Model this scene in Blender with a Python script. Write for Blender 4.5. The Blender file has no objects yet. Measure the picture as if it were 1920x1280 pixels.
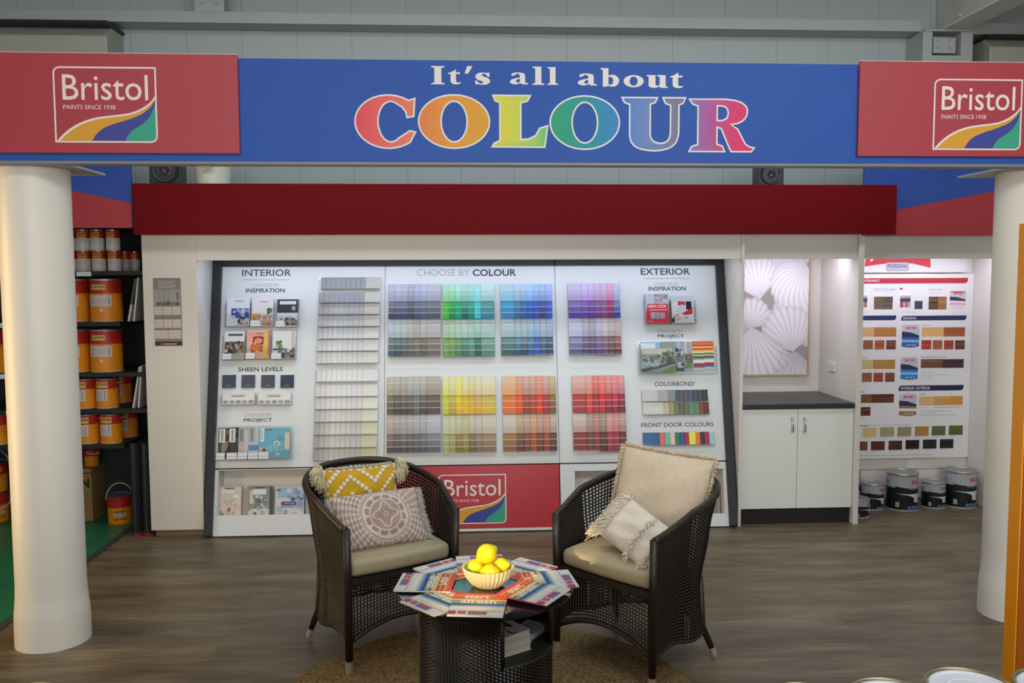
import bpy, math, random
from mathutils import Vector, Matrix
from mathutils.geometry import tessellate_polygon
random.seed(7)
SC = bpy.context.scene
COL = SC.collection
PI = math.pi
R = math.radians

# ------------------------------------------------------------------ camera, world, light, exposure
FPX = 1650.0; PITCH = R(4.23); YAW = R(3.25); ROLL = .0038; CAMH = 1.82
_st, _ct, _sp, _cp = math.sin(YAW), math.cos(YAW), math.sin(PITCH), math.cos(PITCH)
CF = Vector((_st*_cp, _ct*_cp, -_sp)); CR0 = Vector((_ct, -_st, 0)); CU0 = Vector((_st*_sp, _ct*_sp, _cp))
CR = CR0*math.cos(ROLL) - CU0*math.sin(ROLL); CU = CR0*math.sin(ROLL) + CU0*math.cos(ROLL)
cam = bpy.data.objects.new('camera', bpy.data.cameras.new('camera'))
COL.objects.link(cam)
cam.data.sensor_width = 36; cam.data.lens = 36*FPX/1920; cam.data.clip_start = .05; cam.data.clip_end = 100
_m = Matrix.Identity(4)
for _i in range(3):
    _m[_i][0] = CR[_i]; _m[_i][1] = CU[_i]; _m[_i][2] = -CF[_i]
_m[2][3] = CAMH
cam.matrix_world = _m
SC.camera = cam
SC.view_settings.view_transform = 'Standard'; SC.view_settings.look = 'None'
SC.view_settings.gamma = 1; SC.view_settings.use_curve_mapping = False
SC.view_settings.exposure = -0.22
SC.cycles.transparent_max_bounces = 32
w = bpy.data.worlds.new('world'); SC.world = w; w.use_nodes = True
bg = w.node_tree.nodes['Background']; bg.inputs[0].default_value = (.80, .90, 1.0, 1); bg.inputs[1].default_value = .8

def area(name, loc, target, sx, sy, power, col, spread=180):
    d = bpy.data.lights.new(name, 'AREA'); d.shape = 'RECTANGLE'; d.size = sx; d.size_y = sy
    d.energy = power; d.color = col; d.spread = R(spread)
    o = bpy.data.objects.new(name, d); COL.objects.link(o); o.location = loc
    o.rotation_euler = (Vector(target)-Vector(loc)).to_track_quat('-Z', 'Y').to_euler()
    return o
# unseen overhead lights, LED strips behind the headers, added off-frame warm light by the left column
area('unseen_overhead', (-1.2, 1.0, 3.95), (-1.0, 2.6, 0), 2.5, 1.2, 62, (1.0, .91, .80))
area('unseen_overhead', (2.2, 1.0, 3.95), (2.2, 3.2, 0), 2.5, 1.2, 110, (.92, 1.0, 1.0))
area('led_strip', (.08, 6.27, 1.99), (.08, 6.50, 1.0), 3.6, .06, 11, (.66, .78, 1.0))
area('unseen_overhead', (.6, 5.0, 3.98), (.6, 5.25, 0), 6.5, .5, 80, (.88, .97, 1.0))  # unseen light added to lift the wall and floor behind the sign
area('led_strip', (2.41, 6.40, 1.99), (2.41, 6.72, 1.0), .74, .06, 5, (.84, .82, 1.0))
area('led_strip', (3.48, 6.40, 1.99), (3.48, 6.72, 1.0), 1.1, .06, 9, (.84, .82, 1.0))
area('warm_side_fill', (-3.7, 4.15, 1.3), (-2.1, 4.45, 1.2), .5, 2.0, 17, (1.0, .66, .30), 110)  # unseen area light added close in to warm the left column's edge
area('shop_window', (.5, -3.6, 2.0), (.3, 4, 1.2), 6.0, 2.6, 270, (1.0, .95, .885))
def spot(name, loc, target, power, col, ang, blend, rad):
    d = bpy.data.lights.new(name, 'SPOT'); d.energy = power; d.color = col; d.spot_size = R(ang); d.spot_blend = blend; d.shadow_soft_size = rad
    o = bpy.data.objects.new(name, d); COL.objects.link(o); o.location = loc
    o.rotation_euler = (Vector(target)-Vector(loc)).to_track_quat('-Z', 'Y').to_euler()
spot('sun_beam', (-2.6, -1.5, 2.0), (.10, 3.44, .66), 2300, (1.0, .74, .36), 3.7, .35, .04)

# ------------------------------------------------------------------ pixel rays onto real planes (1920 x 1280 frame)
def ray(px, py):
    return CF + CR*((px-960)/FPX) + CU*((640-py)/FPX)
def atY(px, py, Y):
    d = ray(px, py); return Vector((0, 0, CAMH)) + d*(Y/d.y)
def atZ(px, py, Z):
    d = ray(px, py); return Vector((0, 0, CAMH)) + d*((Z-CAMH)/d.z)

# ------------------------------------------------------------------ colours and materials
def lin(c):
    if isinstance(c, str):
        c = tuple(int(c[i:i+2], 16)/255 for i in (0, 2, 4))
        return tuple(x/12.92 if x <= .04045 else ((x+.055)/1.055)**2.4 for x in c)
    return tuple(c)
def mix(a, b, t):
    a, b = lin(a), lin(b); return tuple(a[i]+(b[i]-a[i])*t for i in range(3))
_mats = {}
def base_mat(name):
    m = bpy.data.materials.new(name); m.use_nodes = True
    return m, m.node_tree, m.node_tree.nodes['Principled BSDF']
def mat(name, col, rough=.5, metal=0, spec=.5, noise=0, bump=0, scale=40, coat=0, sheen=0):
    if name in _mats: return _mats[name]
    m, nt, b = base_mat(name)
    c = lin(col)
    b.inputs['Base Color'].default_value = (*c, 1); b.inputs['Roughness'].default_value = rough
    b.inputs['Metallic'].default_value = metal; b.inputs['Specular IOR Level'].default_value = spec
    b.inputs['Coat Weight'].default_value = coat; b.inputs['Sheen Weight'].default_value = sheen
    if noise or bump:
        tc = nt.nodes.new('ShaderNodeTexCoord'); n = nt.nodes.new('ShaderNodeTexNoise')
        n.inputs['Scale'].default_value = scale; n.inputs['Detail'].default_value = 4
        nt.links.new(tc.outputs['Object'], n.inputs['Vector'])
        if noise:
            r = nt.nodes.new('ShaderNodeValToRGB')
            r.color_ramp.elements[0].color = (*[x*(1-noise) for x in c], 1); r.color_ramp.elements[1].color = (*[min(1, x*(1+noise)) for x in c], 1)
            r.color_ramp.elements[0].position = .3; r.color_ramp.elements[1].position = .7
            nt.links.new(n.outputs['Fac'], r.inputs['Fac']); nt.links.new(r.outputs['Color'], b.inputs['Base Color'])
        if bump:
            bp = nt.nodes.new('ShaderNodeBump'); bp.inputs['Strength'].default_value = bump; bp.inputs['Distance'].default_value = .004
            nt.links.new(n.outputs['Fac'], bp.inputs['Height']); nt.links.new(bp.outputs['Normal'], b.inputs['Normal'])
    _mats[name] = m; return m
def vmat(name, rough=.5, spec=.5, metal=0, coat=0, bump=0, scale=300, sheen=0):
    """printed / painted colour, read from the mesh's own colour pattern"""
    if name in _mats: return _mats[name]
    m, nt, b = base_mat(name)
    a = nt.nodes.new('ShaderNodeAttribute'); a.attribute_name = 'Col'
    nt.links.new(a.outputs['Color'], b.inputs['Base Color'])
    b.inputs['Roughness'].default_value = rough; b.inputs['Specular IOR Level'].default_value = spec
    b.inputs['Metallic'].default_value = metal; b.inputs['Coat Weight'].default_value = coat; b.inputs['Sheen Weight'].default_value = sheen
    b.inputs['Coat Roughness'].default_value = .08
    if bump:
        tc = nt.nodes.new('ShaderNodeTexCoord'); n = nt.nodes.new('ShaderNodeTexNoise'); n.inputs['Scale'].default_value = scale
        nt.links.new(tc.outputs['Object'], n.inputs['Vector'])
        bp = nt.nodes.new('ShaderNodeBump'); bp.inputs['Strength'].default_value = bump; bp.inputs['Distance'].default_value = .003
        nt.links.new(n.outputs['Fac'], bp.inputs['Height']); nt.links.new(bp.outputs['Normal'], b.inputs['Normal'])
    _mats[name] = m; return m
def clear_mat(name, tint=(1, 1, 1), refl=1.0, rough=.03):
    if name in _mats: return _mats[name]
    m = bpy.data.materials.new(name); m.use_nodes = True; nt = m.node_tree; nt.nodes.clear()
    o = nt.nodes.new('ShaderNodeOutputMaterial'); t = nt.nodes.new('ShaderNodeBsdfTransparent'); g = nt.nodes.new('ShaderNodeBsdfGlossy')
    f = nt.nodes.new('ShaderNodeFresnel'); mx = nt.nodes.new('ShaderNodeMixShader'); mu = nt.nodes.new('ShaderNodeMath'); mu.operation = 'MULTIPLY'
    t.inputs[0].default_value = (*tint, 1); g.inputs['Roughness'].default_value = rough; f.inputs[0].default_value = 1.5; mu.inputs[1].default_value = refl
    nt.links.new(f.outputs[0], mu.inputs[0]); nt.links.new(mu.outputs[0], mx.inputs[0])
    nt.links.new(t.outputs[0], mx.inputs[1]); nt.links.new(g.outputs[0], mx.inputs[2]); nt.links.new(mx.outputs[0], o.inputs[0])
    _mats[name] = m; return m

WHITE = mat('white_laminate', 'd8d3cb', .45, noise=.015, scale=3)
GLOSSP = vmat('gloss_print', .32, .3)
SATIN = vmat('satin_print', .5, .3)
MATTE = vmat('matt_print', .8, .2)
CLEAR = clear_mat('clear_acrylic', (.992, .995, .995), .45, .06)
BLACKM = mat('black_metal', '26272c', .45, spec=.4)
BLACK = mat('black_board', '141414', .6, noise=.05)
CHROME = mat('polished_steel', 'c8c8c8', .18, metal=1)
STEELP = mat('grey_painted_steel', 'a4a8a6', .5, noise=.03, scale=6)

# ------------------------------------------------------------------ mesh builder
class MB:
    def __init__(s): s.v = []; s.f = []; s.c = []; s.m = []; s.s = []
    def add(s, V, F, col='ffffff', M=None, mi=0, sm=False):
        o = len(s.v)
        s.v += [tuple(M @ Vector(p)) if M else tuple(p) for p in V]
        per = isinstance(col, list)
        if not per: col = lin(col)
        for f in F:
            s.f.append([a+o for a in f]); s.c.append([col[a] for a in f] if per else [col]*len(f)); s.m.append(mi); s.s.append(sm)
    def box(s, x0, x1, y0, y1, z0, z1, col='ffffff', M=None, mi=0):
        V = [(x, y, z) for z in (z0, z1) for y in (y0, y1) for x in (x0, x1)]
        s.add(V, [(0, 2, 3, 1), (4, 5, 7, 6), (0, 1, 5, 4), (2, 6, 7, 3), (0, 4, 6, 2), (1, 3, 7, 5)], col, M, mi)
    def quad(s, x0, x1, y0, y1, z=0, col='ffffff', M=None, mi=0):
        s.add([(x0, y0, z), (x1, y0, z), (x1, y1, z), (x0, y1, z)], [(0, 1, 2, 3)], col, M, mi)
    def prism(s, poly, z0, z1, col='ffffff', M=None, mi=0):
        a = sum(poly[i][0]*poly[(i+1) % len(poly)][1]-poly[(i+1) % len(poly)][0]*poly[i][1] for i in range(len(poly)))
        if a < 0: poly = poly[::-1]
        n = len(poly)
        V = [(x, y, z0) for x, y in poly]+[(x, y, z1) for x, y in poly]
        s.add(V, [tuple(range(n-1, -1, -1)), tuple(range(n, 2*n))]+[(i, (i+1) % n, n+(i+1) % n, n+i) for i in range(n)], col, M, mi)
    def fill(s, loops, z=0, col='ffffff', M=None, mi=0):
        L = [[Vector((p[0], p[1], 0)) for p in l] for l in loops]
        V = [p for l in L for p in l]
        T = tessellate_polygon(L)
        F = []
        for t in T:
            a, b, c = (V[i] for i in t)
            F.append(tuple(t) if (b-a).cross(c-a).z > 0 else tuple(reversed(t)))
        cl = [lin(col(p)) for p in V] if callable(col) else col
        s.add([(p.x, p.y, z) for p in V], F, cl, M, mi)
    def lathe(s, prof, n=32, col='ffffff', M=None, mi=0, sm=True, cap0=True, cap1=True):
        """prof: list of (r, z[, colour]) from bottom to top, colour belongs to the band above that ring"""
        V = []; F = []; CC = []
        for p in prof:
            V += [(p[0]*math.cos(2*PI*i/n), p[0]*math.sin(2*PI*i/n), p[1]) for i in range(n)]
        for k in range(len(prof)-1):
            c = prof[k][2] if len(prof[k]) > 2 else col
            s.add([V[k*n+i] for i in range(n)]+[V[(k+1)*n+i] for i in range(n)], [(i, (i+1) % n, n+(i+1) % n, n+i) for i in range(n)], c, M, mi, sm)
        if cap0 and prof[0][0] > 1e-5: s.add(V[:n], [tuple(range(n-1, -1, -1))], prof[0][2] if len(prof[0]) > 2 else col, M, mi)
        if cap1 and prof[-1][0] > 1e-5: s.add(V[-n:], [tuple(range(n))], prof[-2][2] if len(prof[-2]) > 2 else col, M, mi)
    def cyl(s, p0, p1, r0, r1=None, n=16, col='ffffff', mi=0, sm=True, M=None):
        p0, p1 = Vector(p0), Vector(p1); r1 = r0 if r1 is None else r1
        q = (p1-p0).to_track_quat('Z', 'Y').to_matrix().to_4x4(); q.translation = p0
        L = (p1-p0).length
        s.lathe([(r0, 0), (r1, L)], n, col, (M @ q) if M else q, mi, sm)
    def tube(s, pts, r, n=8, closed=False, col='ffffff', mi=0, M=None, rz=None):
        P = [Vector(p) for p in pts]; N = len(P); V = []; up = Vector((0, 0, 1)); prev = None
        for i in range(N):
            a = P[(i-1) % N] if (i > 0 or closed) else P[0]; b = P[(i+1) % N] if (i < N-1 or closed) else P[-1]
            t = (b-a).normalized()
            if prev is None:
                x = t.cross(up)
                if x.length < 1e-3: x = t.cross(Vector((1, 0, 0)))
            else: x = prev - t*prev.dot(t)
            x.normalize(); prev = x.copy(); y = t.cross(x)
            rr = r[i] if isinstance(r, (list, tuple)) else r
            V += [tuple(P[i]+x*rr*math.cos(2*PI*k/n)+y*(rz or rr)*math.sin(2*PI*k/n)) for k in range(n)]
        F = []
        for i in range(N if closed else N-1):
            j = (i+1) % N
            F += [(i*n+k, i*n+(k+1) % n, j*n+(k+1) % n, j*n+k) for k in range(n)]
        if not closed: F += [tuple(range(n-1, -1, -1)), tuple((N-1)*n+k for k in range(n))]
        s.add(V, F, col, M, mi, True)
    def grid(s, fn, nu, nv, col='ffffff', M=None, mi=0, sm=True, closeu=False):
        V = [fn(i/nu, j/nv) for j in range(nv+1) for i in range(nu+(0 if closeu else 1))]
        W = nu if closeu else nu+1
        F = []
        for j in range(nv):
            for i in range(nu):
                a = j*W+i; b = j*W+(i+1) % W
                F.append((a, b, b+W, a+W))
        if callable(col): col = [lin(col(i/nu, j/nv)) for j in range(nv+1) for i in range(W)]
        s.add(V, F, col, M, mi, sm)
    def build(s, name, mats, parent=None, M=None, bevel=0, seg=2, kind=None):
        me = bpy.data.meshes.new(name)
        me.from_pydata(s.v, [], s.f)
        a = me.color_attributes.new('Col', 'FLOAT_COLOR', 'CORNER')
        a.data.foreach_set('color', [x for f in s.c for c in f for x in (c[0], c[1], c[2], 1.0)])
        for m in (mats if isinstance(mats, (list, tuple)) else [mats]): me.materials.append(m)
        me.polygons.foreach_set('material_index', s.m); me.polygons.foreach_set('use_smooth', s.s)
        me.update()
        o = bpy.data.objects.new(name, me); COL.objects.link(o)
        if parent: o.parent = parent
        elif M: o.matrix_world = M
        if bevel:
            b = o.modifiers.new('bevel', 'BEVEL'); b.width = bevel; b.segments = seg; b.limit_method = 'ANGLE'; b.angle_limit = R(40)
        if kind: o['kind'] = kind
        return o

def tag(o, label, cat, group=None):
    o['label'] = label; o['category'] = cat
    if group: o['group'] = group
    return o
def thing(name, label, cat, M=None, group=None):
    o = bpy.data.objects.new(name, None); COL.objects.link(o); o.empty_display_size = .05
    if M: o.matrix_world = M
    return tag(o, label, cat, group)
def structure(name, mb, m, bevel=0):
    return mb.build(name, m, kind='structure', bevel=bevel)
def T(x, y, z): return Matrix.Translation((x, y, z))
def RZ(a): return Matrix.Rotation(a, 4, 'Z')
def RX(a): return Matrix.Rotation(a, 4, 'X')
def RY(a): return Matrix.Rotation(a, 4, 'Y')
def WALL(x, y, z):
    """upright frame facing the viewer: local x right, y up, z towards the viewer"""
    return T(x, y, z) @ RX(PI/2)

# ------------------------------------------------------------------ writing
_tc = {}
def glyphs(body, off=0.0):
    k = (body, off)
    if k not in _tc:
        cu = bpy.data.curves.new('t', 'FONT'); cu.body = body; cu.resolution_u = 3; cu.offset = off
        ob = bpy.data.objects.new('t', cu); COL.objects.link(ob)
        dg = bpy.context.evaluated_depsgraph_get()
        me = bpy.data.meshes.new_from_object(ob.evaluated_get(dg))
        V = [tuple(v.co) for v in me.vertices]; F = [tuple(p.vertices) for p in me.polygons]
        bpy.data.objects.remove(ob); bpy.data.curves.remove(cu); bpy.data.meshes.remove(me)
        xs = [v[0] for v in V]; ys = [v[1] for v in V]
        x0, y0, dx, dy = min(xs), min(ys), max(xs)-min(xs), max(ys)-min(ys)
        _tc[k] = ([((v[0]-x0)/dx, (v[1]-y0)/dy) for v in V], F)
    return _tc[k]
def text(mb, body, x0, x1, y0, y1, z, col, M=None, bold=0.0, warp=None):
    V, F = glyphs(body, bold)
    P = [(x0+a*(x1-x0), y0+b*(y1-y0), z) for a, b in V]
    if warp: P = [warp(*p) for p in P]
    mb.add(P, F, col, M)
def arc(cx, cy, rx, ry, a0, a1, n=24):
    return [(cx+rx*math.cos(R(a0+(a1-a0)*i/n)), cy+ry*math.sin(R(a0+(a1-a0)*i/n))) for i in range(n+1)]
def ell(cx, cy, rx, ry, n=40): return arc(cx, cy, rx, ry, 0, 360*(n-1)/n, n-1)
def offset_poly(P, d):
    n = len(P)
    ar = sum(P[i][0]*P[(i+1) % n][1]-P[(i+1) % n][0]*P[i][1] for i in range(n))
    sg = 1 if ar > 0 else -1
    out = []
    for i in range(n):
        a, b, c = Vector(P[i-1]), Vector(P[i]), Vector(P[(i+1) % n])
        e1 = (b-a); e2 = (c-b)
        if e1.length < 1e-9 or e2.length < 1e-9: out.append(tuple(b)); continue
        n1 = Vector((e1.y, -e1.x)).normalized(); n2 = Vector((e2.y, -e2.x)).normalized()
        m = n1+n2
        if m.length < .3: m = n1
        m.normalize(); k = 1/max(.55, m.dot(n1))
        out.append((b.x+m.x*d*k*sg, b.y+m.y*d*k*sg))
    return out

def smooth(P, n=5):
    out = []
    for i in range(len(P)-1):
        p0, p1, p2, p3 = P[max(0, i-1)], P[i], P[i+1], P[min(len(P)-1, i+2)]
        for k in range(n):
            t = k/n
            out.append(tuple(.5*(2*p1[a]+(p2[a]-p0[a])*t+(2*p0[a]-5*p1[a]+4*p2[a]-p3[a])*t*t+(3*p1[a]-p0[a]-3*p2[a]+p3[a])*t**3) for a in (0, 1)))
    return out+[P[-1]]
def logo(mb, w, h, z, bg=None, M=None):
    """paint maker's badge: white rounded frame, name, line below, three ribbons; lower left corner at 0,0"""
    S = lambda pts: [(x*w, y*h) for x, y in pts]
    q = h/w
    wh = 'e6d6d0'
    ar = lambda cx, cy, r, a0, a1: [(cx+r*q*math.cos(R(a0+(a1-a0)*i/8)), cy+r*math.sin(R(a0+(a1-a0)*i/8))) for i in range(9)]
    out = [(0, 0)]+ar(1-.09*q, .09, .09, 270, 360)+[(1, 1)]+ar(.09*q, 1-.09, .09, 90, 180)
    t = .022
    inn = [(t*q, t)]+ar(1-.09*q, .09, .068, 270, 360)+[(1-t*q, 1-t)]+ar(.09*q, 1-.09, .068, 90, 180)
    if bg: mb.fill([S(inn)], z-.0002, bg, M)
    mb.fill([S(out), S(inn)], z, wh, M)
    text(mb, 'Bristol', .088*w, .918*w, .56*h, .895*h, z+.0002, wh, M, .002)
    text(mb, 'PAINTS SINCE 1938', .09*w, .594*w, .44*h, .497*h, z+.0002, wh, M)
    c0 = [(.02, .025), (.08, .11), (.17, .205), (.28, .28), (.4, .33), (.55, .36), (.72, .39), (.84, .45), (.93, .53), (.984, .62)]
    c0b = [(.05, .025), (.105, .10), (.19, .185), (.29, .255), (.41, .305), (.55, .335), (.72, .365), (.84, .42), (.93, .50), (.984, .585)]
    c1 = [(.36, .025), (.40, .11), (.47, .19), (.58, .25), (.72, .31), (.84, .375), (.93, .465), (.984, .57)]
    c2 = [(.68, .025), (.71, .1), (.76, .17), (.84, .235), (.91, .32), (.96, .43), (.984, .55)]
    c0, c0b, c1, c2 = smooth(c0), smooth(c0b), smooth(c1), smooth(c2)
    mb.fill([S(c0+c0b[::-1])], z+.0003, wh, M)
    mb.fill([S(c0b+c1[::-1])], z+.0002, 'd29a34', M)
    mb.fill([S(c1+c2[::-1])], z+.0002, '3f4592', M)
    mb.fill([S(c2+[(.984, .09)]+[(.975, .05), (.95, .03), (.92, .025)])], z+.0002, '389c84', M)
# ------------------------------------------------------------------ SETTING
BACK = 6.85; FRONT = 6.2; WALLY = 7.05
def plank_mat():
    m, nt, b = base_mat('vinyl_planks')
    N = nt.nodes.new; L = nt.links.new
    tc = N('ShaderNodeTexCoord')
    br = N('ShaderNodeTexBrick'); br.offset = .37; br.inputs['Scale'].default_value = 1
    br.inputs['Brick Width'].default_value = 1.22; br.inputs['Row Height'].default_value = .18; br.inputs['Mortar Size'].default_value = .0012
    br.inputs['Color1'].default_value = (.3, .3, .3, 1); br.inputs['Color2'].default_value = (.7, .7, .7, 1); br.inputs['Mortar'].default_value = (.05, .05, .05, 1)
    L(tc.outputs['Object'], br.inputs['Vector'])
    mp = N('ShaderNodeMapping'); mp.inputs['Scale'].default_value = (1.4, 22, 1); L(tc.outputs['Object'], mp.inputs['Vector'])
    n1 = N('ShaderNodeTexNoise'); n1.inputs['Scale'].default_value = 2.2; n1.inputs['Detail'].default_value = 8; n1.inputs['Roughness'].default_value = .62
    L(mp.outputs[0], n1.inputs['Vector'])
    mp2 = N('ShaderNodeMapping'); mp2.inputs['Scale'].default_value = (1.2, 5, 1); L(tc.outputs['Object'], mp2.inputs['Vector'])
    n2 = N('ShaderNodeTexNoise'); n2.inputs['Scale'].default_value = 1.6; n2.inputs['Detail'].default_value = 3; L(mp2.outputs[0], n2.inputs['Vector'])
    r = N('ShaderNodeValToRGB'); e = r.color_ramp.elements
    e[0].position = .30; e[0].color = (*lin('40362a'), 1); e[1].position = .70; e[1].color = (*lin('84745b'), 1)
    x = e.new(.5); x.color = (*lin('655844'), 1)
    ad = N('ShaderNodeMath'); ad.operation = 'MULTIPLY_ADD'; ad.inputs[1].default_value = .5; L(n1.outputs['Fac'], ad.inputs[0])
    m2 = N('ShaderNodeMath'); m2.operation = 'MULTIPLY'; m2.inputs[1].default_value = .5; L(n2.outputs['Fac'], m2.inputs[0]); L(m2.outputs[0], ad.inputs[2])
    L(ad.outputs[0], r.inputs['Fac'])
    mx = N('ShaderNodeMix'); mx.data_type = 'RGBA'; mx.blend_type = 'OVERLAY'; mx.inputs[0].default_value = .40
    L(r.outputs[0], mx.inputs[6]); L(br.outputs['Color'], mx.inputs[7]); L(mx.outputs[2], b.inputs['Base Color'])
    b.inputs['Roughness'].default_value = .42; b.inputs['Specular IOR Level'].default_value = .35
    bp = N('ShaderNodeBump'); bp.inputs['Strength'].default_value = .15; bp.inputs['Distance'].default_value = .002
    L(n1.outputs['Fac'], bp.inputs['Height']); L(bp.outputs[0], b.inputs['Normal'])
    return m
b_ = MB(); b_.box(-2.42, 5.2, -4, 7.1, -.1, 0); structure('floor', b_, plank_mat())
b_ = MB(); b_.box(-6, -2.42, -4, 7.1, -.1, .001); structure('floor_green', b_, mat('green_floor_paint', '1f6e45', .4, noise=.08, scale=5))
b_ = MB(); b_.box(-2.445, -2.40, -4, 6.62, 0, .006); structure('trim_1', b_, mat('dark_floor_strip', '3c3a36', .6))

def panel_mat(name, col, step, lw, rough=.5):
    m, nt, b = base_mat(name); N = nt.nodes.new; L = nt.links.new
    tc = N('ShaderNodeTexCoord'); sx = N('ShaderNodeSeparateXYZ'); L(tc.outputs['Object'], sx.inputs[0])
    d = N('ShaderNodeMath'); d.operation = 'DIVIDE'; d.inputs[1].default_value = step; L(sx.outputs['X'], d.inputs[0])
    f = N('ShaderNodeMath'); f.operation = 'FRACT'; L(d.outputs[0], f.inputs[0])
    g = N('ShaderNodeMath'); g.operation = 'LESS_THAN'; g.inputs[1].default_value = lw/step; L(f.outputs[0], g.inputs[0])
    mx = N('ShaderNodeMix'); mx.data_type = 'RGBA'; c = lin(col)
    mx.inputs[6].default_value = (*c, 1); mx.inputs[7].default_value = (*[v*.72 for v in c], 1)
    L(g.outputs[0], mx.inputs[0]); L(mx.outputs[2], b.inputs['Base Color']); b.inputs['Roughness'].default_value = rough
    return m
PANEL = panel_mat('ribbed_wall_sheet', 'a2abad', .42, .006)
b_ = MB(); b_.box(-6, 5.2, WALLY, WALLY+.1, 0, 4.3); structure('wall_back', b_, PANEL)
b_ = MB(); b_.box(-6.1, -6, -4, 7.15, 0, 4.3); structure('wall_left', b_, mat('shop_wall', 'bcb8ae', .7, noise=.03, scale=2))
b_ = MB(); b_.box(5.2, 5.3, -4, 7.15, 0, 4.3); structure('wall_right', b_, _mats['shop_wall'])
b_ = MB(); b_.box(-6.1, 5.3, -4, 7.15, 4.06, 4.2); structure('ceiling', b_, mat('ceiling_sheet', '8f8f8c', .6, noise=.03, scale=2))

# wall girt, steel post, rafter and brackets
def csec(name, x0, x1, z0, z1):
    b = MB(); b.box(x0, x1, 6.84, 6.85, z0, z1); b.box(x0, x1, 6.85, WALLY, z0, z0+.008); b.box(x0, x1, 6.85, WALLY, z1-.008, z1); b.box(x0, x1, 6.845, 6.86, z0, z0+.02)
    return structure(name, b, STEELP, .003)
csec('trim_2', -6, 3.60, 3.715, 3.80)
csec('trim_3', 3.99, 5.2, 3.70, 3.79)
def bolts(b, pts, r=.012, y=6.83):
    for x, z in pts: b.cyl((x, y, z), (x, y-.012, z), r, n=6, sm=False)
b_ = MB()
b_.box(3.585, 3.66, 6.78, 7.05, 2.2, 3.70); b_.box(3.89, 3.985, 6.78, 7.05, 2.2, 3.70); b_.box(3.66, 3.89, 6.92, 6.95, 2.2, 3.70)
b_.box(3.66, 3.89, 6.78, 6.79, 2.6, 3.52); b_.box(3.60, 3.97, 6.77, 7.04, 3.70, 3.715)
b_.box(3.68, 3.86, 6.80, 6.83, 3.54, 3.66); bolts(b_, [(3.72, 3.64), (3.81, 3.64), (3.72, 3.585), (3.81, 3.585)], y=6.80)
structure('trim_4', b_, STEELP, .003)
b_ = MB()
b_.box(3.74, 3.95, -3.9, 7.04, 3.716, 3.735); b_.box(3.83, 3.85, -3.9, 7.04, 3.735, 4.05); b_.box(3.74, 3.95, -3.9, 7.04, 4.04, 4.06)
for k in range(9):
    for z in (3.80, 3.95): b_.cyl((3.83, 6.7-k*.9, z), (3.815, 6.7-k*.9, z), .014, n=6, sm=False)
structure('ceiling_beam', b_, mat('beam_grey', 'c8c9c4', .5, noise=.03, scale=4), .003)
b_ = MB(); b_.box(-1.97, -1.75, 6.835, 6.85, 3.79, 4.03); bolts(b_, [(-1.915, 3.965), (-1.805, 3.965), (-1.915, 3.86), (-1.805, 3.86)])
b_.box(-2.0, -1.72, 6.80, 6.85, 3.985, 4.03)
structure('trim_5', b_, STEELP, .002)
# roller shutter hoods high on the wall
HOOD = mat('beige_hood', 'a09f94', .55, noise=.04, scale=2)
b_ = MB(); b_.prism([(7.04, 3.30), (6.72, 3.30), (6.72, 3.58), (6.84, 3.665), (7.04, 3.665)], -5.9, -2.57, M=Matrix(((0, 0, 1, 0), (1, 0, 0, 0), (0, 1, 0, 0), (0, 0, 0, 1))))
b_.box(-5.95, -2.555, 6.71, 7.045, 3.665, 3.69, mi=1)
structure('trim_6', b_, [HOOD, BLACKM], .01)
b_ = MB(); b_.prism([(7.04, 3.25), (6.74, 3.25), (6.74, 3.58), (6.84, 3.655), (7.04, 3.655)], 4.10, 5.15, M=Matrix(((0, 0, 1, 0), (1, 0, 0, 0), (0, 1, 0, 0), (0, 0, 0, 1))))
b_.box(4.09, 5.15, 6.73, 7.045, 3.655, 3.675, mi=1)
structure('trim_7', b_, [HOOD, BLACKM], .01)

# round columns carrying the sign
COLM = mat('column_paint', 'dad5cc', .42, noise=.02, scale=3)
def column(x, y, label):
    t = thing('column', label, 'column', T(x, y, 0), 'white columns under the sign')
    b = MB(); b.lathe([(.174, 0), (.174, .10), (.172, .16), (.164, .24), (.1615, .30), (.1615, 2.345)], 64); b.build('shaft', COLM, t)
    b = MB(); b.box(-.24, .24, -.16, .26, 2.346, 2.357); b.build('cap_plate', STEELP, t)
column(-2.072, 4.45, 'round white column left of the seating, under the left end of the blue sign')
column(2.952, 4.46, 'round white column at the right edge, partly behind the orange stand')

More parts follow.
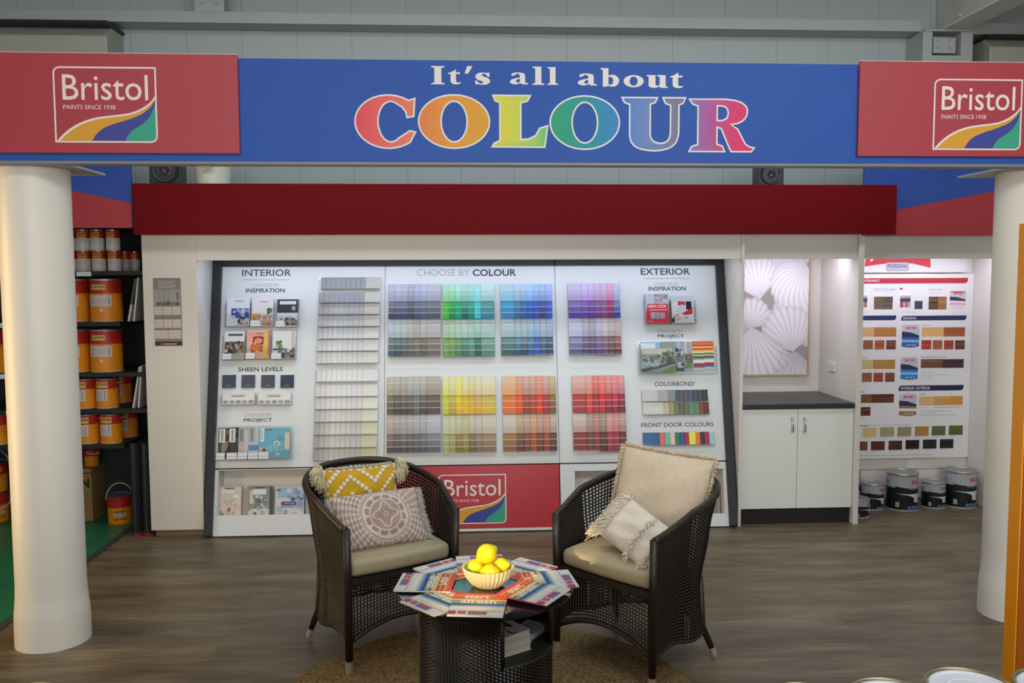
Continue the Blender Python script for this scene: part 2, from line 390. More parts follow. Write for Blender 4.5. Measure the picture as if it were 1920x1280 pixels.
# sign beam
SZ0, SZ1 = 2.358, 2.826
sg = thing('sign_board', 'long blue sign with rainbow lettering hung between two white columns', 'sign', T(0, 4.2, 0))
b_ = MB(); b_.box(-3.4, 4.0, 0, .075, SZ0, SZ1); b_.build('board', mat('blue_sign_paint', '2450a4', .5, spec=.25, noise=.03, scale=2), sg, bevel=.002)
b_ = MB(); b_.box(-3.4, 4.0, .002, .09, SZ0-.014, SZ0-.0005); b_.build('bottom_rail', mat('grey_rail', '77777e', .5), sg)
def sp(px, py): p = atY(px, py, 4.2); return (p.x, p.z)
OUT = [(0, 1)]
def gl(ch):
    if ch == 'O': return [ell(.5, .5, .5, .5, 48), ell(.5, .5, .2, .41, 40)]
    if ch == 'o': return [ell(.5, .5, .5, .5, 32), ell(.5, .5, .2, .38, 28)]
    if ch == 'C':
        return [arc(.56, .5, .56, .5, 52, 310, 44)+[(1, .29), (.93, .31)]+arc(.60, .5, .235, .41, 305, 62, 26)+[(.80, .80), (.87, .70), (.89, .60), (.98, .62), (1, .93)]]
    D = {
     'L': [[(.02, 1), (.67, 1), (.63, .92), (.5, .88), (.5, .12), (.66, .13), (.80, .2), (.88, .35), (1, .39), (.95, 0), (0, 0), (.03, .05), (.14, .10), (.14, .89), (.05, .92)]],
     'U': [[(0, 1), (.54, 1), (.51, .93), (.43, .90), (.43, .34)]+smooth([(.43, .30), (.455, .2), (.52, .135), (.62, .11), (.71, .14), (.77, .22), (.79, .34)])+[(.79, .88), (.70, .92), (.67, 1), (1, 1), (.97, .92), (.90, .89), (.90, .36)]+smooth([(.90, .33), (.86, .16), (.75, .05), (.57, 0), (.38, .01), (.23, .06), (.145, .16), (.12, .30)])+[(.12, .89), (.03, .93)]],
     'R': [[(0, 1)]+smooth([(.55, 1), (.74, .965), (.86, .88), (.89, .765), (.85, .64), (.75, .56), (.62, .53)])+[ (.74, .42), (.80, .28), (.87, .12), (.95, .06), (1, .05), (.97, 0), (.66, 0), (.62, .1), (.55, .3), (.50, .45), (.41, .49), (.41, .12), (.5, .08), (.53, 0), (0, 0), (.03, .07), (.13, .11), (.13, .89), (.04, .93)],
           [(.41, .9)]+smooth([(.5, .9), (.575, .86), (.61, .75), (.58, .63), (.5, .58)])+[(.41, .58)]],
     'I': [[(0, 1), (1, 1), (.95, .93), (.75, .9), (.75, .1), (.95, .07), (1, 0), (0, 0), (.05, .07), (.25, .1), (.25, .9), (.05, .93)]],
     'l': [[(0, 1), (.74, 1), (.74, .1), (.95, .07), (1, 0), (0, 0), (.05, .07), (.24, .1), (.24, .9), (.05, .93)]],
     't': [[(.25, .8), (.62, 1), (.62, .8), (.95, .8), (.92, .68), (.62, .68), (.62, .2), (.72, .12), (.98, .14), (1, .08), (.8, 0), (.45, 0), (.25, .1), (.2, .2), (.2, .68), (0, .68), (.03, .76)]],
     "'": [[(.35, 1), (1, 1), (.45, 0), (0, 0)]],
     's': [[(.95, .95), (.95, .65), (.85, .65), (.7, .85), (.5, .9), (.42, .8), (.55, .68), (.85, .55), (1, .38), (.98, .2), (.8, .04), (.5, 0), (.25, .03), (.1, .06), (.02, 0), (0, .35), (.1, .35), (.25, .14), (.45, .1), (.55, .18), (.45, .3), (.15, .42), (0, .6), (.05, .82), (.25, .97), (.5, 1), (.75, .95), (.88, 1)]],
     'a': [[(.08, .75), (.1, .9), (.3, 1), (.55, 1), (.78, .92), (.84, .75), (.84, .15), (1, .1), (1, 0), (.7, 0), (.58, .1), (.4, 0), (.2, 0), (.03, .1), (0, .25), (.1, .42), (.35, .52), (.55, .58), (.55, .75), (.48, .88), (.35, .88), (.3, .78), (.15, .7)], [(.55, .48), (.4, .4), (.33, .28), (.38, .16), (.48, .14), (.55, .2)]],
     'b': [[(0, 1), (.42, 1), (.42, .6), (.6, .66), (.8, .62), (.96, .48), (1, .32), (.95, .15), (.8, .03), (.6, 0), (.42, .05), (.3, 0), (.12, 0), (.12, .9), (0, .93)], [(.42, .52), (.55, .54), (.66, .45), (.68, .32), (.64, .16), (.55, .1), (.45, .12), (.42, .18)]],
     'u': [[(0, 1), (.42, 1), (.42, .25), (.5, .15), (.6, .2), (.62, .3), (.62, .85), (.5, .92), (.5, 1), (.9, 1), (.9, .15), (1, .1), (1, 0), (.66, 0), (.62, .12), (.45, 0), (.25, 0), (.1, .12), (.1, .88), (0, .92)]],
    }
    return D[ch]
# each letter: pixel box (left, top, right, bottom); placed by its corners on the sign face
FACE = RX(PI/2)
b_ = MB()
for ch, x0, y0, x1, y1 in [('I', 808, 124, 834, 158), ('t', 840, 130, 864, 158), ("'", 871, 124, 886, 138), ('s', 891, 136, 919, 159),
        ('a', 956, 136, 990, 158), ('l', 998, 125, 1021, 159), ('l', 1026, 126, 1047, 159),
        ('a', 1083, 138, 1119, 160), ('b', 1126, 128, 1161, 162.5), ('o', 1169, 141, 1207, 163.5), ('u', 1212, 141, 1252, 164.5), ('t', 1256, 136, 1281, 165)]:
    a = sp(x0, y1); c = sp(x1, y0)
    if x0 in (956, 1083): b_.build('tagline_lettering', SATIN, sg); b_ = MB()
    b_.fill([[(a[0]+p[0]*(c[0]-a[0]), a[1]+p[1]*(c[1]-a[1])) for p in l] for l in gl(ch)], .0012, 'dcd8d4', FACE)
b_.build('tagline_lettering', SATIN, sg)
ramp = [(665, 'd84458'), (778, 'e07860'), (785, 'd87840'), (850, 'dc9434'), (918, 'd0982c'), (925, 'd8c838'), (985, 'b8cc50'), (1028, '5cb870'), (1031, '1c9c70'), (1090, '1c9088'), (1162, '2c7cc4'), (1165, '3c80c8'), (1225, '7480b4'), (1285, '786c84'), (1292, '7c70b0'), (1335, 'a84c90'), (1365, 'd03470'), (1415, 'd42c60')]
_rx = [(sp(p, 230)[0], lin(c)) for p, c in ramp]
def rcol(p):
    for (xa, ca), (xb, cb) in zip(_rx, _rx[1:]):
        if p.x <= xb:
            t = max(0, min(1, (p.x-xa)/(xb-xa))); return tuple(ca[i]+(cb[i]-ca[i])*t for i in range(3))
    return _rx[-1][1]
b_ = MB()
for ch, x0, y0, x1, y1 in [('C', 668, 180, 776, 276), ('O', 787, 180, 916, 276), ('L', 925, 181, 1025, 274), ('O', 1033, 182, 1160, 278), ('U', 1168, 185, 1283, 280.5), ('R', 1294, 188, 1413, 282.5)]:
    a = sp(x0, y1); c = sp(x1, y0)
    LL = [[(a[0]+p[0]*(c[0]-a[0]), a[1]+p[1]*(c[1]-a[1])) for p in l] for l in gl(ch)]
    b_.fill([offset_poly(LL[0], .0075)]+[offset_poly(l, -.0075) for l in LL[1:]], .0012, 'dcdad8', FACE)
    b_.fill(LL, .0020, rcol, FACE)
b_.build('rainbow_lettering', SATIN, sg)
REDP = mat('red_sign_paint', 'a2323e', .5, noise=.02, scale=2)
def side_sign(x0, x1, lx0, ly0, lx1, ly1, label):
    t = thing('badge_sign', label, 'sign', T((x0+x1)/2, 4.18, 2.39), 'red badge panels on the blue sign')
    hw = (x1-x0)/2
    b = MB(); b.box(-hw, hw, 0, .018, 0, .447); b.box(-hw, hw, .001, .017, .447, .450, mi=1); b.build('panel', [REDP, WHITE], t, bevel=.0015)
    a = atY(lx0, ly1, 4.18); c = atY(lx1, ly0, 4.18)
    b = MB(); logo(b, c.x-a.x, c.z-a.z, .0012, None, T(a.x-(x0+x1)/2, 0, a.z-2.39) @ RX(PI/2)); b.build('logo', SATIN, t)
side_sign(-2.14, -1.018, 104, 126, 292, 267, 'red panel with white framed paint badge on the left end of the blue sign')
side_sign(1.905, 3.10, 1748, 149, 1918, 281, 'red panel with white framed paint badge on the right end of the blue sign')

# red fascia, wedge fascias
FRED = mat('dark_red_fascia', '6a0911', .55, spec=.1, noise=.03, scale=2)
fb = thing('fascia_board', 'long dark red fascia board above the colour display and cupboard', 'fascia', T(.43, 6.13, 2.11))
b_ = MB(); b_.box(-2.645, 2.655, 0, .02, 0, .345); b_.build('face_board', FRED, fb, bevel=.002)
b_ = MB(); b_.box(-2.645, 2.655, .02, .42, .31, .33); b_.build('top_shelf', BLACK, fb)
SB = mat('dark_blue_board', '2a4a9c', .45, noise=.04, scale=2); SR = mat('wedge_red', 'a8313a', .45, noise=.03, scale=2)
def wedge(x0, x1, zl, zr, zb, name, label):
    t = thing('wedge_fascia', label, 'fascia', T(x0, 6.166, zb), 'blue fascias with red wedges')
    L = x1-x0
    b = MB(); b.box(0, L, 0, .02, 0, 2.80-zb); b.build('blue_board', SB, t)
    b = MB(); b.prism([(0, 0), (L, 0), (L, zr-zb), (0, zl-zb)], .001, .012, M=RX(PI/2)); b.build('red_wedge', SR, t)
wedge(-3.5, -2.232, 2.595, 2.325, 2.158, 'l', 'blue fascia with a red wedge above the black shelves of tins')
wedge(2.86, 4.09, 2.24, 2.465, 2.10, 'r', 'blue fascia with a red wedge above the timber colour chart bay')
# ------------------------------------------------------------------ DISPLAY SURROUND (white joinery)
XL, XR, XC, XE = -1.825, 1.99, 2.845, 4.08
su = thing('display_surround', 'white joinery with pillar, header and partitions framing the colour display and cupboard bay', 'joinery', T(0, FRONT, 0))
def part(name, m, boxes, parent, bevel=.002, cols=None):
    b = MB()
    for k in boxes: b.box(*k)
    return b.build(name, m, parent, bevel=bevel)
part('pillar', WHITE, [(-2.19, XL, 0, .78, .05, 2.12)], su)
part('plinth', mat('brown_plinth', '7c6650', .6), [(-2.17, XL-.01, .03, .75, 0, .05)], su)
part('partition', WHITE, [(XR, XR+.022, -.02, .80, 0, 2.12)], su)
part('partition', WHITE, [(XC, XC+.04, -.02, .80, 0, 2.12)], su)
part('end_panel', WHITE, [(XE, XE+.03, -.02, .80, 0, 2.12)], su)
part('header', WHITE, [(XL, XR, 0, .02, 1.937, 2.12)], su)
part('header', WHITE, [(XR+.022, XC, .02, .04, 1.937, 2.12)], su)
part('header', WHITE, [(XC+.04, XE, .04, .06, 1.937, 2.12)], su)
part('back_panel', WHITE, [(XL, XE, .65, .67, 0, 2.12)], su)
part('top_board', WHITE, [(-2.19, XE+.03, 0.02, .80, 2.12, 2.14)], su)
b_ = MB()
for k in range(5): b_.box(XC+.04, XE, .638, .65, .02+.115*k, .02+.115*k+.11)
b_.build('lining_boards', WHITE, su, bevel=.003)

# ------------------------------------------------------------------ the leaning colour display; local x right, y up the slope, z out to the viewer
P0 = Vector((0, 6.175, .055)); LEAN = math.atan2(.455, 1.895)
DM = T(*P0) @ RX(PI/2 - LEAN)
DI = DM.inverted(); DN = (DM.to_3x3() @ Vector((0, 0, 1)))
def dp(px, py, n=0.0):
    d = ray(px, py); o = Vector((0, 0, CAMH)); pn = P0 + DN*n
    q = DI @ (o + d*((pn-o).dot(DN)/d.dot(DN)))
    return (q.x, q.y)
def drect(x0, y0, x1, y1, n=0.0):
    """pixel box -> (u0, u1, v0, v1) on the display plane"""
    m = (y0+y1)/2
    a = dp(x0, m, n)[0]; b = dp(x1, m, n)[0]; xm = (x0+x1)/2
    return a, b, dp(xm, y1, n)[1], dp(xm, y0, n)[1]
UL, UR = XL+.012, XR-.012
VT = 2.03
JX0 = dp(721, 700)[0]; JX1 = dp(1045, 700)[0]
VB = dp(880, 996)[1]; VS = dp(880, 872)[1]
ds = thing('colour_display', 'wide leaning white paint colour display in a black frame behind the two chairs', 'display', DM)
FW = .055
b_ = MB(); b_.box(UL, UL+FW, -.040, VT, -.03, .035); b_.build('frame_post', BLACKM, ds, bevel=.003)
b_ = MB(); b_.box(UR-FW, UR, -.040, VT, -.03, .035); b_.build('frame_post', BLACKM, ds, bevel=.003)
vt0 = dp(880, 499)[1]
for xa, xb in ((UL+FW, JX1-.002), (JX1+.002, UR-FW)):
    b_ = MB(); b_.box(xa, xb, vt0, VT, -.03, .03); b_.build('top_rail', BLACKM, ds, bevel=.003)
PAN = mat('display_panel', 'd4d7d8', .42, noise=.01, scale=2)
for xa, xb in ((UL+FW, JX0-.0015), (JX0+.0015, JX1-.0015), (JX1+.0015, UR-FW)):
    b_ = MB(); b_.box(xa, xb, VS+.006, vt0, -.02, 0); b_.build('display_panel', PAN, ds, bevel=.001)
b_ = MB(); b_.box(UL+FW, UR-FW, VS-.002, VS+.008, -.04, -.008); b_.build('dark_gap', BLACK, ds)
# lower bins
def bin_(xa, xb, oa, ob, name):
    v0 = dp((480 if xa < 0 else 1200), 965)[1]; v1 = dp((480 if xa < 0 else 1200), 881)[1]
    b = MB()
    b.box(xa, xb, VB, v0, -.02, 0); b.box(xa, xb, v1, VS-.003, -.02, 0); b.box(xa, oa, v0, v1, -.02, 0); b.box(ob, xb, v0, v1, -.02, 0)
    b.build('bin_front', PAN, ds, bevel=.0015)
    b = MB(); b.box(oa-.01, ob+.01, v0-.02, v1+.01, -.16, -.15); b.box(oa-.01, oa, v0, v1, -.15, -.02); b.box(ob, ob+.01, v0, v1, -.15, -.02); b.box(oa, ob, v1, v1+.01, -.15, -.02)
    b.box(oa, ob, v0-.022, v0-.01, -.15, -.021)
    b.build('bin_box', WHITE, ds)
    return v0, v1
LO0 = dp(408, 925)[0]; LO1 = dp(705, 925)[0]
v0_, v1_ = bin_(UL+FW, JX0-.0015, LO0, LO1, 'l')
RO0 = dp(1079, 925)[0]; RO1 = dp(1358, 925)[0]
bin_(JX1+.0015, UR-FW, RO0, RO1, 'r')
b_ = MB(); b_.box(JX0+.0015, JX1-.006, VB+.02, VS-.003, -.02, .004); b_.build('red_panel', mat('red_panel_paint', 'b0222e', .4, noise=.02, scale=2), ds, bevel=.001)
b_ = MB(); b_.box(JX0+.0015, JX1-.002, VB, VB+.019, -.02, .006); b_.build('ledge', PAN, ds)
b_ = MB()
a = dp(822, 983); c = dp(948.5, 888)
logo(b_, c[0]-a[0], c[1]-a[1], .0052, None, T(a[0], a[1], 0)); b_.build('logo', SATIN, ds)
b_ = MB(); b_.box(UL+FW+.1, UR-FW-.1, VB-.03, VB-.004, -.26, -.10); b_.build('plinth', BLACK, ds)
b_ = MB()
for x in (UL+.03, JX0, JX1, UR-.03): b_.box(x-.025, x+.025, -.020, VB-.002, -.12, -.02)
b_.build('base_feet', BLACKM, ds)
# headings
def head(b, s, x0, x1, yc, cap, col, bold=0.0):
    u0, u1, v0, v1 = drect(x0, yc-cap/2, x1, yc+cap/2)
    nb = MB() if s != '®' else b
    text(nb, s, u0, u1, v0, v1, .0008, col, None, bold)
    if s != '®': nb.build('heading_lettering', SATIN, ds)
    return nb
GREYT, THINT = '474a54', '9a9ca2'
b_ = MB()
head(b_, 'INTERIOR', 454, 546, 511.3, 12.5, GREYT, .012); head(b_, 'INSPIRATION', 461, 534, 544.5, 8, GREYT, .02); head(b_, 'CHOOSE BY', 474, 523, 534.5, 6.5, THINT, -.008)
head(b_, 'SHEEN LEVELS', 447, 530, 692, 8, GREYT, .02); head(b_, 'CHOOSE BY', 457, 510, 777.5, 6.5, THINT, -.008); head(b_, 'PROJECT', 457, 510.5, 788, 8, GREYT, .02)
head(b_, 'CHOOSE BY', 782, 880, 511, 12.5, '8c8f98', -.012); head(b_, 'COLOUR', 886, 968, 511, 13, GREYT, .03)
head(b_, 'EXTERIOR', 1201, 1294, 509, 12.5, GREYT, .02); head(b_, 'CHOOSE BY', 1226, 1273, 532, 6.5, THINT, -.008); head(b_, 'INSPIRATION', 1216, 1286, 541, 8, GREYT, .02)
head(b_, 'CHOOSE BY', 1233, 1281, 621, 6.5, THINT, -.008); head(b_, 'PROJECT', 1233, 1283, 630.5, 8, GREYT, .02)
head(b_, 'COLORBOND', 1227, 1301, 719.5, 8, GREYT, .012); b_ = MB(); head(b_, '®', 1301.5, 1304, 716, 2.5, GREYT); b_.build('trademark_sign', SATIN, ds)
head(b_, 'FRONT DOOR COLOURS', 1202, 1338, 796, 8, GREYT, .012)
for x0, x1, y in ((454, 544, 524.3), (1206, 1292, 522)):
    b_ = MB(); u0, u1, v0, v1 = drect(x0, y-.45, x1, y+.45); b_.quad(u0, u1, v0, v1, .0008, '8a8a90'); b_.build('heading_rule', SATIN, ds)

# ------------------------------------------------------------------ helpers for what hangs on the display
def dthing(name, label, cat, u, v, group=None, n=0.0): return thing(name, label, cat, DM @ T(u, v, n), group)
def dmesh(name, b, m, label, cat, u, v, group=None, n=0.0): return tag(b.build(name, m, M=DM @ T(u, v, n)), label, cat, group)
ORD = ['first', 'second', 'third', 'fourth', 'fifth', 'sixth', 'seventh', 'eighth', 'ninth', 'tenth', 'eleventh', 'twelfth']
import colorsys
def cname(hx):
    r, g, b = (int(hx[i:i+2], 16)/255 for i in (0, 2, 4)); h, l, s = colorsys.rgb_to_hls(r, g, b); h *= 360
    d = max(r, g, b)-min(r, g, b)
    if d < .07: n = 'grey' if l < .72 else 'off-white'
    elif h < 14 or h > 345: n = 'red' if l < .6 and d > .3 else ('dusty pink' if l > .55 else 'red-brown')
    elif h < 42: n = 'orange' if d > .4 else ('beige' if l > .6 else 'brown')
    elif h < 70: n = 'yellow' if d > .35 else ('cream' if l > .7 else 'olive')
    elif h < 165: n = 'green' if d > .1 else 'grey-green'
    elif h < 200: n = 'teal' if d > .12 else 'blue-grey'
    elif h < 252: n = 'blue' if d > .14 else 'blue-grey'
    elif h < 300: n = 'purple' if d > .12 else 'mauve'
    else: n = 'magenta' if d > .25 else 'mauve'
    t = 'pale ' if l > .68 and n not in ('off-white', 'cream') else ('dark ' if l < .33 else '')
    return t+n

# ------------------------------------------------------------------ coloured card racks (7 fanned cards, two rows each)
RACKS = {
 'grey': ((729, 826), (728, 826), (533, 599, 669), 'R',
  'b4b6c8/7b7f8c/4a5058 b6b8cf/75798a/50566a b2b6c4/757d8e/485366 a9abb3/666a72/474b55 acb1c6/727c90/505a70 b3b8cc/747f92/556178 b5b9c4/7b7f86/5a5c66',
  'c4ced8/6f8288/465a66 c5d0ce/647b78/3d5058 c6cdd0/70797a/4f5a5c c3c5bd/76776a/585c50 bcbab2/807a6c/65605a c9c6c2/7c7264/5a544c c2bfc0/857c74/6a645f'),
 'green': ((830, 926), (830, 928), (533, 599, 669), 'R',
  'a8d4b8/63b84a/4db84e a6dcb4/3fb05a/2f8a50 abdccc/2cae82/2a9a78 a9d0c4/4f9a80/2a6e58 a8d4cc/49a890/2d8a74 9adbd6/4cc8c8/46c2c0 b9d8d4/5a9c94/3a86a0',
  'b7cdb6/7fa060/6f9050 bdd4b8/7da05a/5f8a48 c0d4c0/6f9a70/4f7a50 c2d8cc/5f9080/3a7060 b8d0c4/6a9a80/4f8070 b0d8cc/3f8070/2a5850 b9ccc4/7aa08c/5a8070'),
 'blue': ((938, 1033), (940, 1038), (533, 598, 667), 'L',
  'a9c6d8/3fa0bf/3c88b8 b0c8d4/5a86a0/3a6a9c a6c6e2/3a74b0/3464a4 a4c6ee/3070c0/2a5cb0 a0bcea/4a60b8/4a50a0 a2b8dc/5460a0/484878 a8b8e8/4a68c8/3a5cc0',
  'bcccd2/6a8a88/3d5e5c b4c8cc/6a94a0/2f5a70 bcc8d2/70808a/3a4a54 b0c8d4/5a86a0/34587c a8c4dc/4a6cac/38569c bcc8d0/607a88/3e5674 b4c4d8/5a6880/3a4a68'),
 'purple': ((1062, 1158), (1069, 1167), (532, 597, 666), 'L',
  'c4b8d2/8870b0/5a4898 c8b8e4/8a6ab8/6440a0 ccb4e0/8a5aa8/6a3a90 c8b4d4/8a6898/6a4478 ccb0cc/96688c/84487c e09cc0/b83a78/7c3060 b8bcd4/7c88b0/3f4a94',
  'cccce0/8e8cac/545878 c2bccc/7a6c8c/52486c b8b4c4/74687c/4c4460 c8c8d8/84709c/584880 d8d0d4/907078/64505c ccc4c0/806a68/544448 ccbcbc/a06c64/683834'),
 'taupe': ((727, 826), (725, 826), (706, 777, 850), 'R',
  'b8b4a0/7c785e/5c5a40 b6b2aa/6a665a/4a483a b8aca2/787062/4a4634 b4b8b4/6e6e60/4c4e3c b2b6b0/787a72/62625a b8b4ac/6c6862/4e4a46 b6a89c/6e6058/5a4c46',
  'c4b4ac/8c7870/5c4a46 b4b2b4/706a68/4a4646 b8b4b0/7c7874/504c4c b8b6b4/706e68/4c4c4a bab8bc/727074/50505a b8b8b8/7c7878/585464 c0c0c8/888890/5c6068'),
 'yellow': ((830, 928), (830, 931), (706, 777, 850), 'R',
  'd8dc98/c8c830/c4c030 dcd8a0/bcb458/b89838 e4dc80/d8c820/d8b020 dcd8a8/d8b430/e0b020 d8d0a0/d0a840/d8a830 dcd4b8/c8a870/dca020 dcd4b4/c8b060/d0b040',
  'c8d0b8/a8b080/98a468 d0d0b0/a8a468/909050 ccccac/98884c/7c6c30 c8c498/a89858/887840 d0ccb8/8c7850/6c5c34 ccc8c4/988870/786450 d4ccb8/a08870/806850'),
 'orange': ((941, 1041), (944, 1044), (705, 776, 848), 'L',
  'dcb48c/d87838/e06838 d8a080/e05c30/d85030 ccaca0/a05848/904838 d4a890/b4543c/a84430 dc9c88/e04838/dc4030 d4a8a0/b44840/9c3840 c4b090/987040/7c5838',
  'd4ccc0/a4783c/845440 c8b898/7a5e44/54403c ccb0a0/8c5c48/6c4440 dcb090/b0602c/a05028 ccac9c/80503c/60402c d4a490/a8553a/8a4034 ccbcac/6c4c40/503c38'),
 'red': ((1070, 1168), (1077, 1176), (704, 774, 846), 'L',
  'd8b0a4/b83c2c/a83038 e0a898/d84c3c/d44038 e08078/a83030/b02c38 e88880/d83038/c42c38 d89890/b03840/8c2838 e48c90/d03448/982840 dc98a0/a02c48/742838',
  'd8c4bc/90403a/8a3434 bca498/7c4e48/70403c d0988c/9a4440/8a3838 b4a090/6c4038/543430 dca8a4/b04048/9c3440 dc9c9c/a83848/943440 d0a8a0/703838/5c3034'),
}
def shingle(w, vis):
    """cross profile: a partly covered card dips under its neighbour, the last one lies flat"""
    if vis < w*.95: return [0, vis*.06, vis*.2, vis, w], [-.004, -.001, 0, -.0085, -.0105]
    return [0, w*.03, w*.1, w*.6, w], [-.004, -.001, 0, -.0005, -.001]
def folded_card(w, h, stripes, vis):
    """six colour strip, gently folded at the middle and rolled back at its exposed edge; hangs from y=0 to -h, x from 0 (exposed edge) to w"""
    b = MB(); k = len(stripes); hh = h/2
    prof = [(0, .002), (-hh, .009), (-hh-.0005, .0025), (-h, .0095)]
    xs, dz = shingle(w, vis)
    def zat(y):
        for (a, za), (c, zc) in zip(prof, prof[1:]):
            if y >= c-1e-9: return za+(zc-za)*(a-y)/(a-c)
        return prof[-1][1]
    lw = h*.010
    def band(y0, y1, c, up=0.0):
        V = [(x, y, zat(y)+d+up) for y in (y0, y1) for x, d in zip(xs, dz)]
        b.add(V, [(i, i+1, i+6, i+5) for i in range(4)], c, sm=True)
    for i, c in enumerate(stripes):
        y1 = -h*i/k; y0 = -h*(i+1)/k
        if i == k//2: y1 -= .0006
        band(y0+1e-6, y1, c)
        if i in (1, 4, 5): band(y1-lw*.5, y1-lw*.5+lw*.99 if i != 3 else y1, 'e4e2e0', .0004)
        b.add([(0, y0+1e-6, zat(y0+1e-6)+dz[0]-.0015), (0, y1, zat(y1)+dz[0]-.0015), (0, y1, zat(y1)+dz[0]), (0, y0+1e-6, zat(y0+1e-6)+dz[0])], [(3, 2, 1, 0)], mix(c, 'd8d6d4', .25))
    e = dz[-1]
    b.add([(w, 0, e), (w, -h, .0075+e), (w, -h, .0095+e), (w, -hh, .009+e), (w, 0, .002+e)], [(0, 1, 2, 3, 4)], 'c8c6c4')
    b.add([(x, -h, zat(-h)+d) for x, d in zip(xs, dz)]+[(x, -h, zat(-h)+d-.002) for x, d in zip(xs, dz)], [(i, i+5, i+6, i+1) for i in range(4)], stripes[-1])
    return b
CARD = vmat('card_gloss', .36, .28)
for rk, (tx, bx, ys, side, up, low) in RACKS.items():
    ym = (ys[0]+ys[2])/2
    u0 = (dp(tx[0], ys[0])[0]+dp(bx[0], ys[2])[0])/2; u1 = (dp(tx[1], ys[0])[0]+dp(bx[1], ys[2])[0])/2
    xm = (tx[0]+tx[1])/2; vv = [dp(xm, y)[1] for y in ys]
    W = u1-u0; wide = W*.262; sl = (W-wide)/6
    rt = dthing('card_rack', f'clear acrylic rack holding the {rk} colour cards', 'card rack', u0, vv[2], 'colour card racks')
    b = MB(); b.box(-.002 if side == 'L' else sl*.9, (W+.002) if side == 'R' else W-sl*.9, -.012, vv[0]-vv[2]+.004, .0005, .003); b.build('back_plate', CLEAR, rt)
    for k in (0, 1):
        b = MB(); y = (0 if k == 0 else vv[1]-vv[2])
        b.box(0, W, y-.006, y-.003, .003, .044); b.box(0, W, y-.003, y+.010, .042, .044); b.build('ledge', CLEAR, rt)
    for row, (cs, vt, vb) in enumerate(((up, vv[0], vv[1]), (low, vv[1], vv[2]))):
        for i, trip in enumerate(cs.split()):
            p, m_, d_ = trip.split('/')
            if side == 'R': x = u0+sl*i; z = .016; cw = wide if i == 6 else sl*1.5
            else:
                x1 = u0+wide+sl*i; x = x1-(wide if i == 0 else wide); z = .016
                cw = wide if i == 0 else sl*1.5; x = x1-cw
            st = [lin(p), mix(p, m_, .18), mix(p, m_, .42), lin(m_), mix(m_, d_, .55), lin(d_)]
            b = folded_card(cw, vt-vb-.004, st, wide if i == (6 if side == 'R' else 0) else sl)
            if side == 'L':
                b.v = [(cw-p[0], p[1], p[2]) for p in b.v]; b.f = [f[::-1] for f in b.f]; b.c = [c[::-1] for c in b.c]
            dmesh('colour_card', b, CARD, f'{cname(p)} to {cname(d_)} colour card, {ORD[i]} from left, {"upper" if row == 0 else "lower"} row of {rk} rack', 'colour card', x, vt-.002, f'colour cards in the {rk} rack', z)

# ------------------------------------------------------------------ white card racks, one tier of small folded chips and six rows of ten
def chip(w, h, c, curl=.006, vis=None, flip=False):
    b = MB(); n = 3; vis = vis or w
    xs, dz = shingle(w, vis); m = len(xs)
    V = [(x, -h*j/n, .001+curl*j/n+d) for j in range(n+1) for x, d in zip(xs, dz)]
    b.add(V, [(j*m+i, (j+1)*m+i, (j+1)*m+i+1, j*m+i+1) for j in range(n) for i in range(m-1)], c, sm=True)
    b.add([(x, -h, .001+curl+d) for x, d in zip(xs, dz)]+[(x, -h, .001+curl+d-.0015) for x, d in zip(xs, dz)], [(i, i+m, i+m+1, i+1) for i in range(m-1)], mix(c, '909090', .2))
    b.add([(0, 0, .001+dz[0]-.0015), (0, -h, .001+curl+dz[0]-.0015), (0, -h, .001+curl+dz[0]), (0, 0, .001+dz[0])], [(0, 1, 2, 3)], mix(c, '909090', .15))
    if flip: b.v = [(w-p[0], p[1], p[2]) for p in b.v]; b.f = [f[::-1] for f in b.f]
    return b
def hx(c): return ''.join('%02x' % max(0, min(255, int(round(v)))) for v in c)
def lerp3(a, b, t): return tuple(a[i]+(b[i]-a[i])*t for i in range(3))
WR = [('upper', ((603, 714, 520, 543), [(599, 713, 549), (599, 712, 569), (597, 712, 591), (597, 711, 613.5), (595, 710, 636), (594.5, 709.5, 659), (594, 709, 682)]),
        [((142, 139, 142), (148, 148, 154), (184, 181, 172)), ((146, 145, 149), (152, 154, 162), (190, 188, 178)), ((164, 162, 164), (182, 183, 186), (196, 194, 184)), ((176, 174, 175), (194, 195, 197), (200, 198, 189)), ((184, 183, 184), (202, 203, 203), (204, 203, 195)), ((192, 191, 190), (208, 209, 208), (206, 205, 198)), ((198, 197, 195), (212, 212, 208), (208, 207, 200))]),
      ('lower', ((594, 709, 693, 716), [(592, 709, 721), (592, 709, 744), (591, 708.5, 767.5), (590, 708, 791), (589, 707, 815), (588, 706.5, 839), (587, 706, 863)]),
        [((206, 204, 206), (222, 221, 220), (214, 215, 212)), ((204, 202, 204), (220, 219, 218), (214, 214, 204)), ((200, 198, 200), (218, 216, 214), (216, 216, 206)), ((186, 182, 184), (214, 212, 206), (214, 214, 200)), ((170, 166, 168), (210, 206, 200), (208, 207, 180)), ((166, 162, 164), (204, 200, 192), (202, 200, 168)), ((162, 156, 158), (192, 188, 180), (196, 192, 156))])]
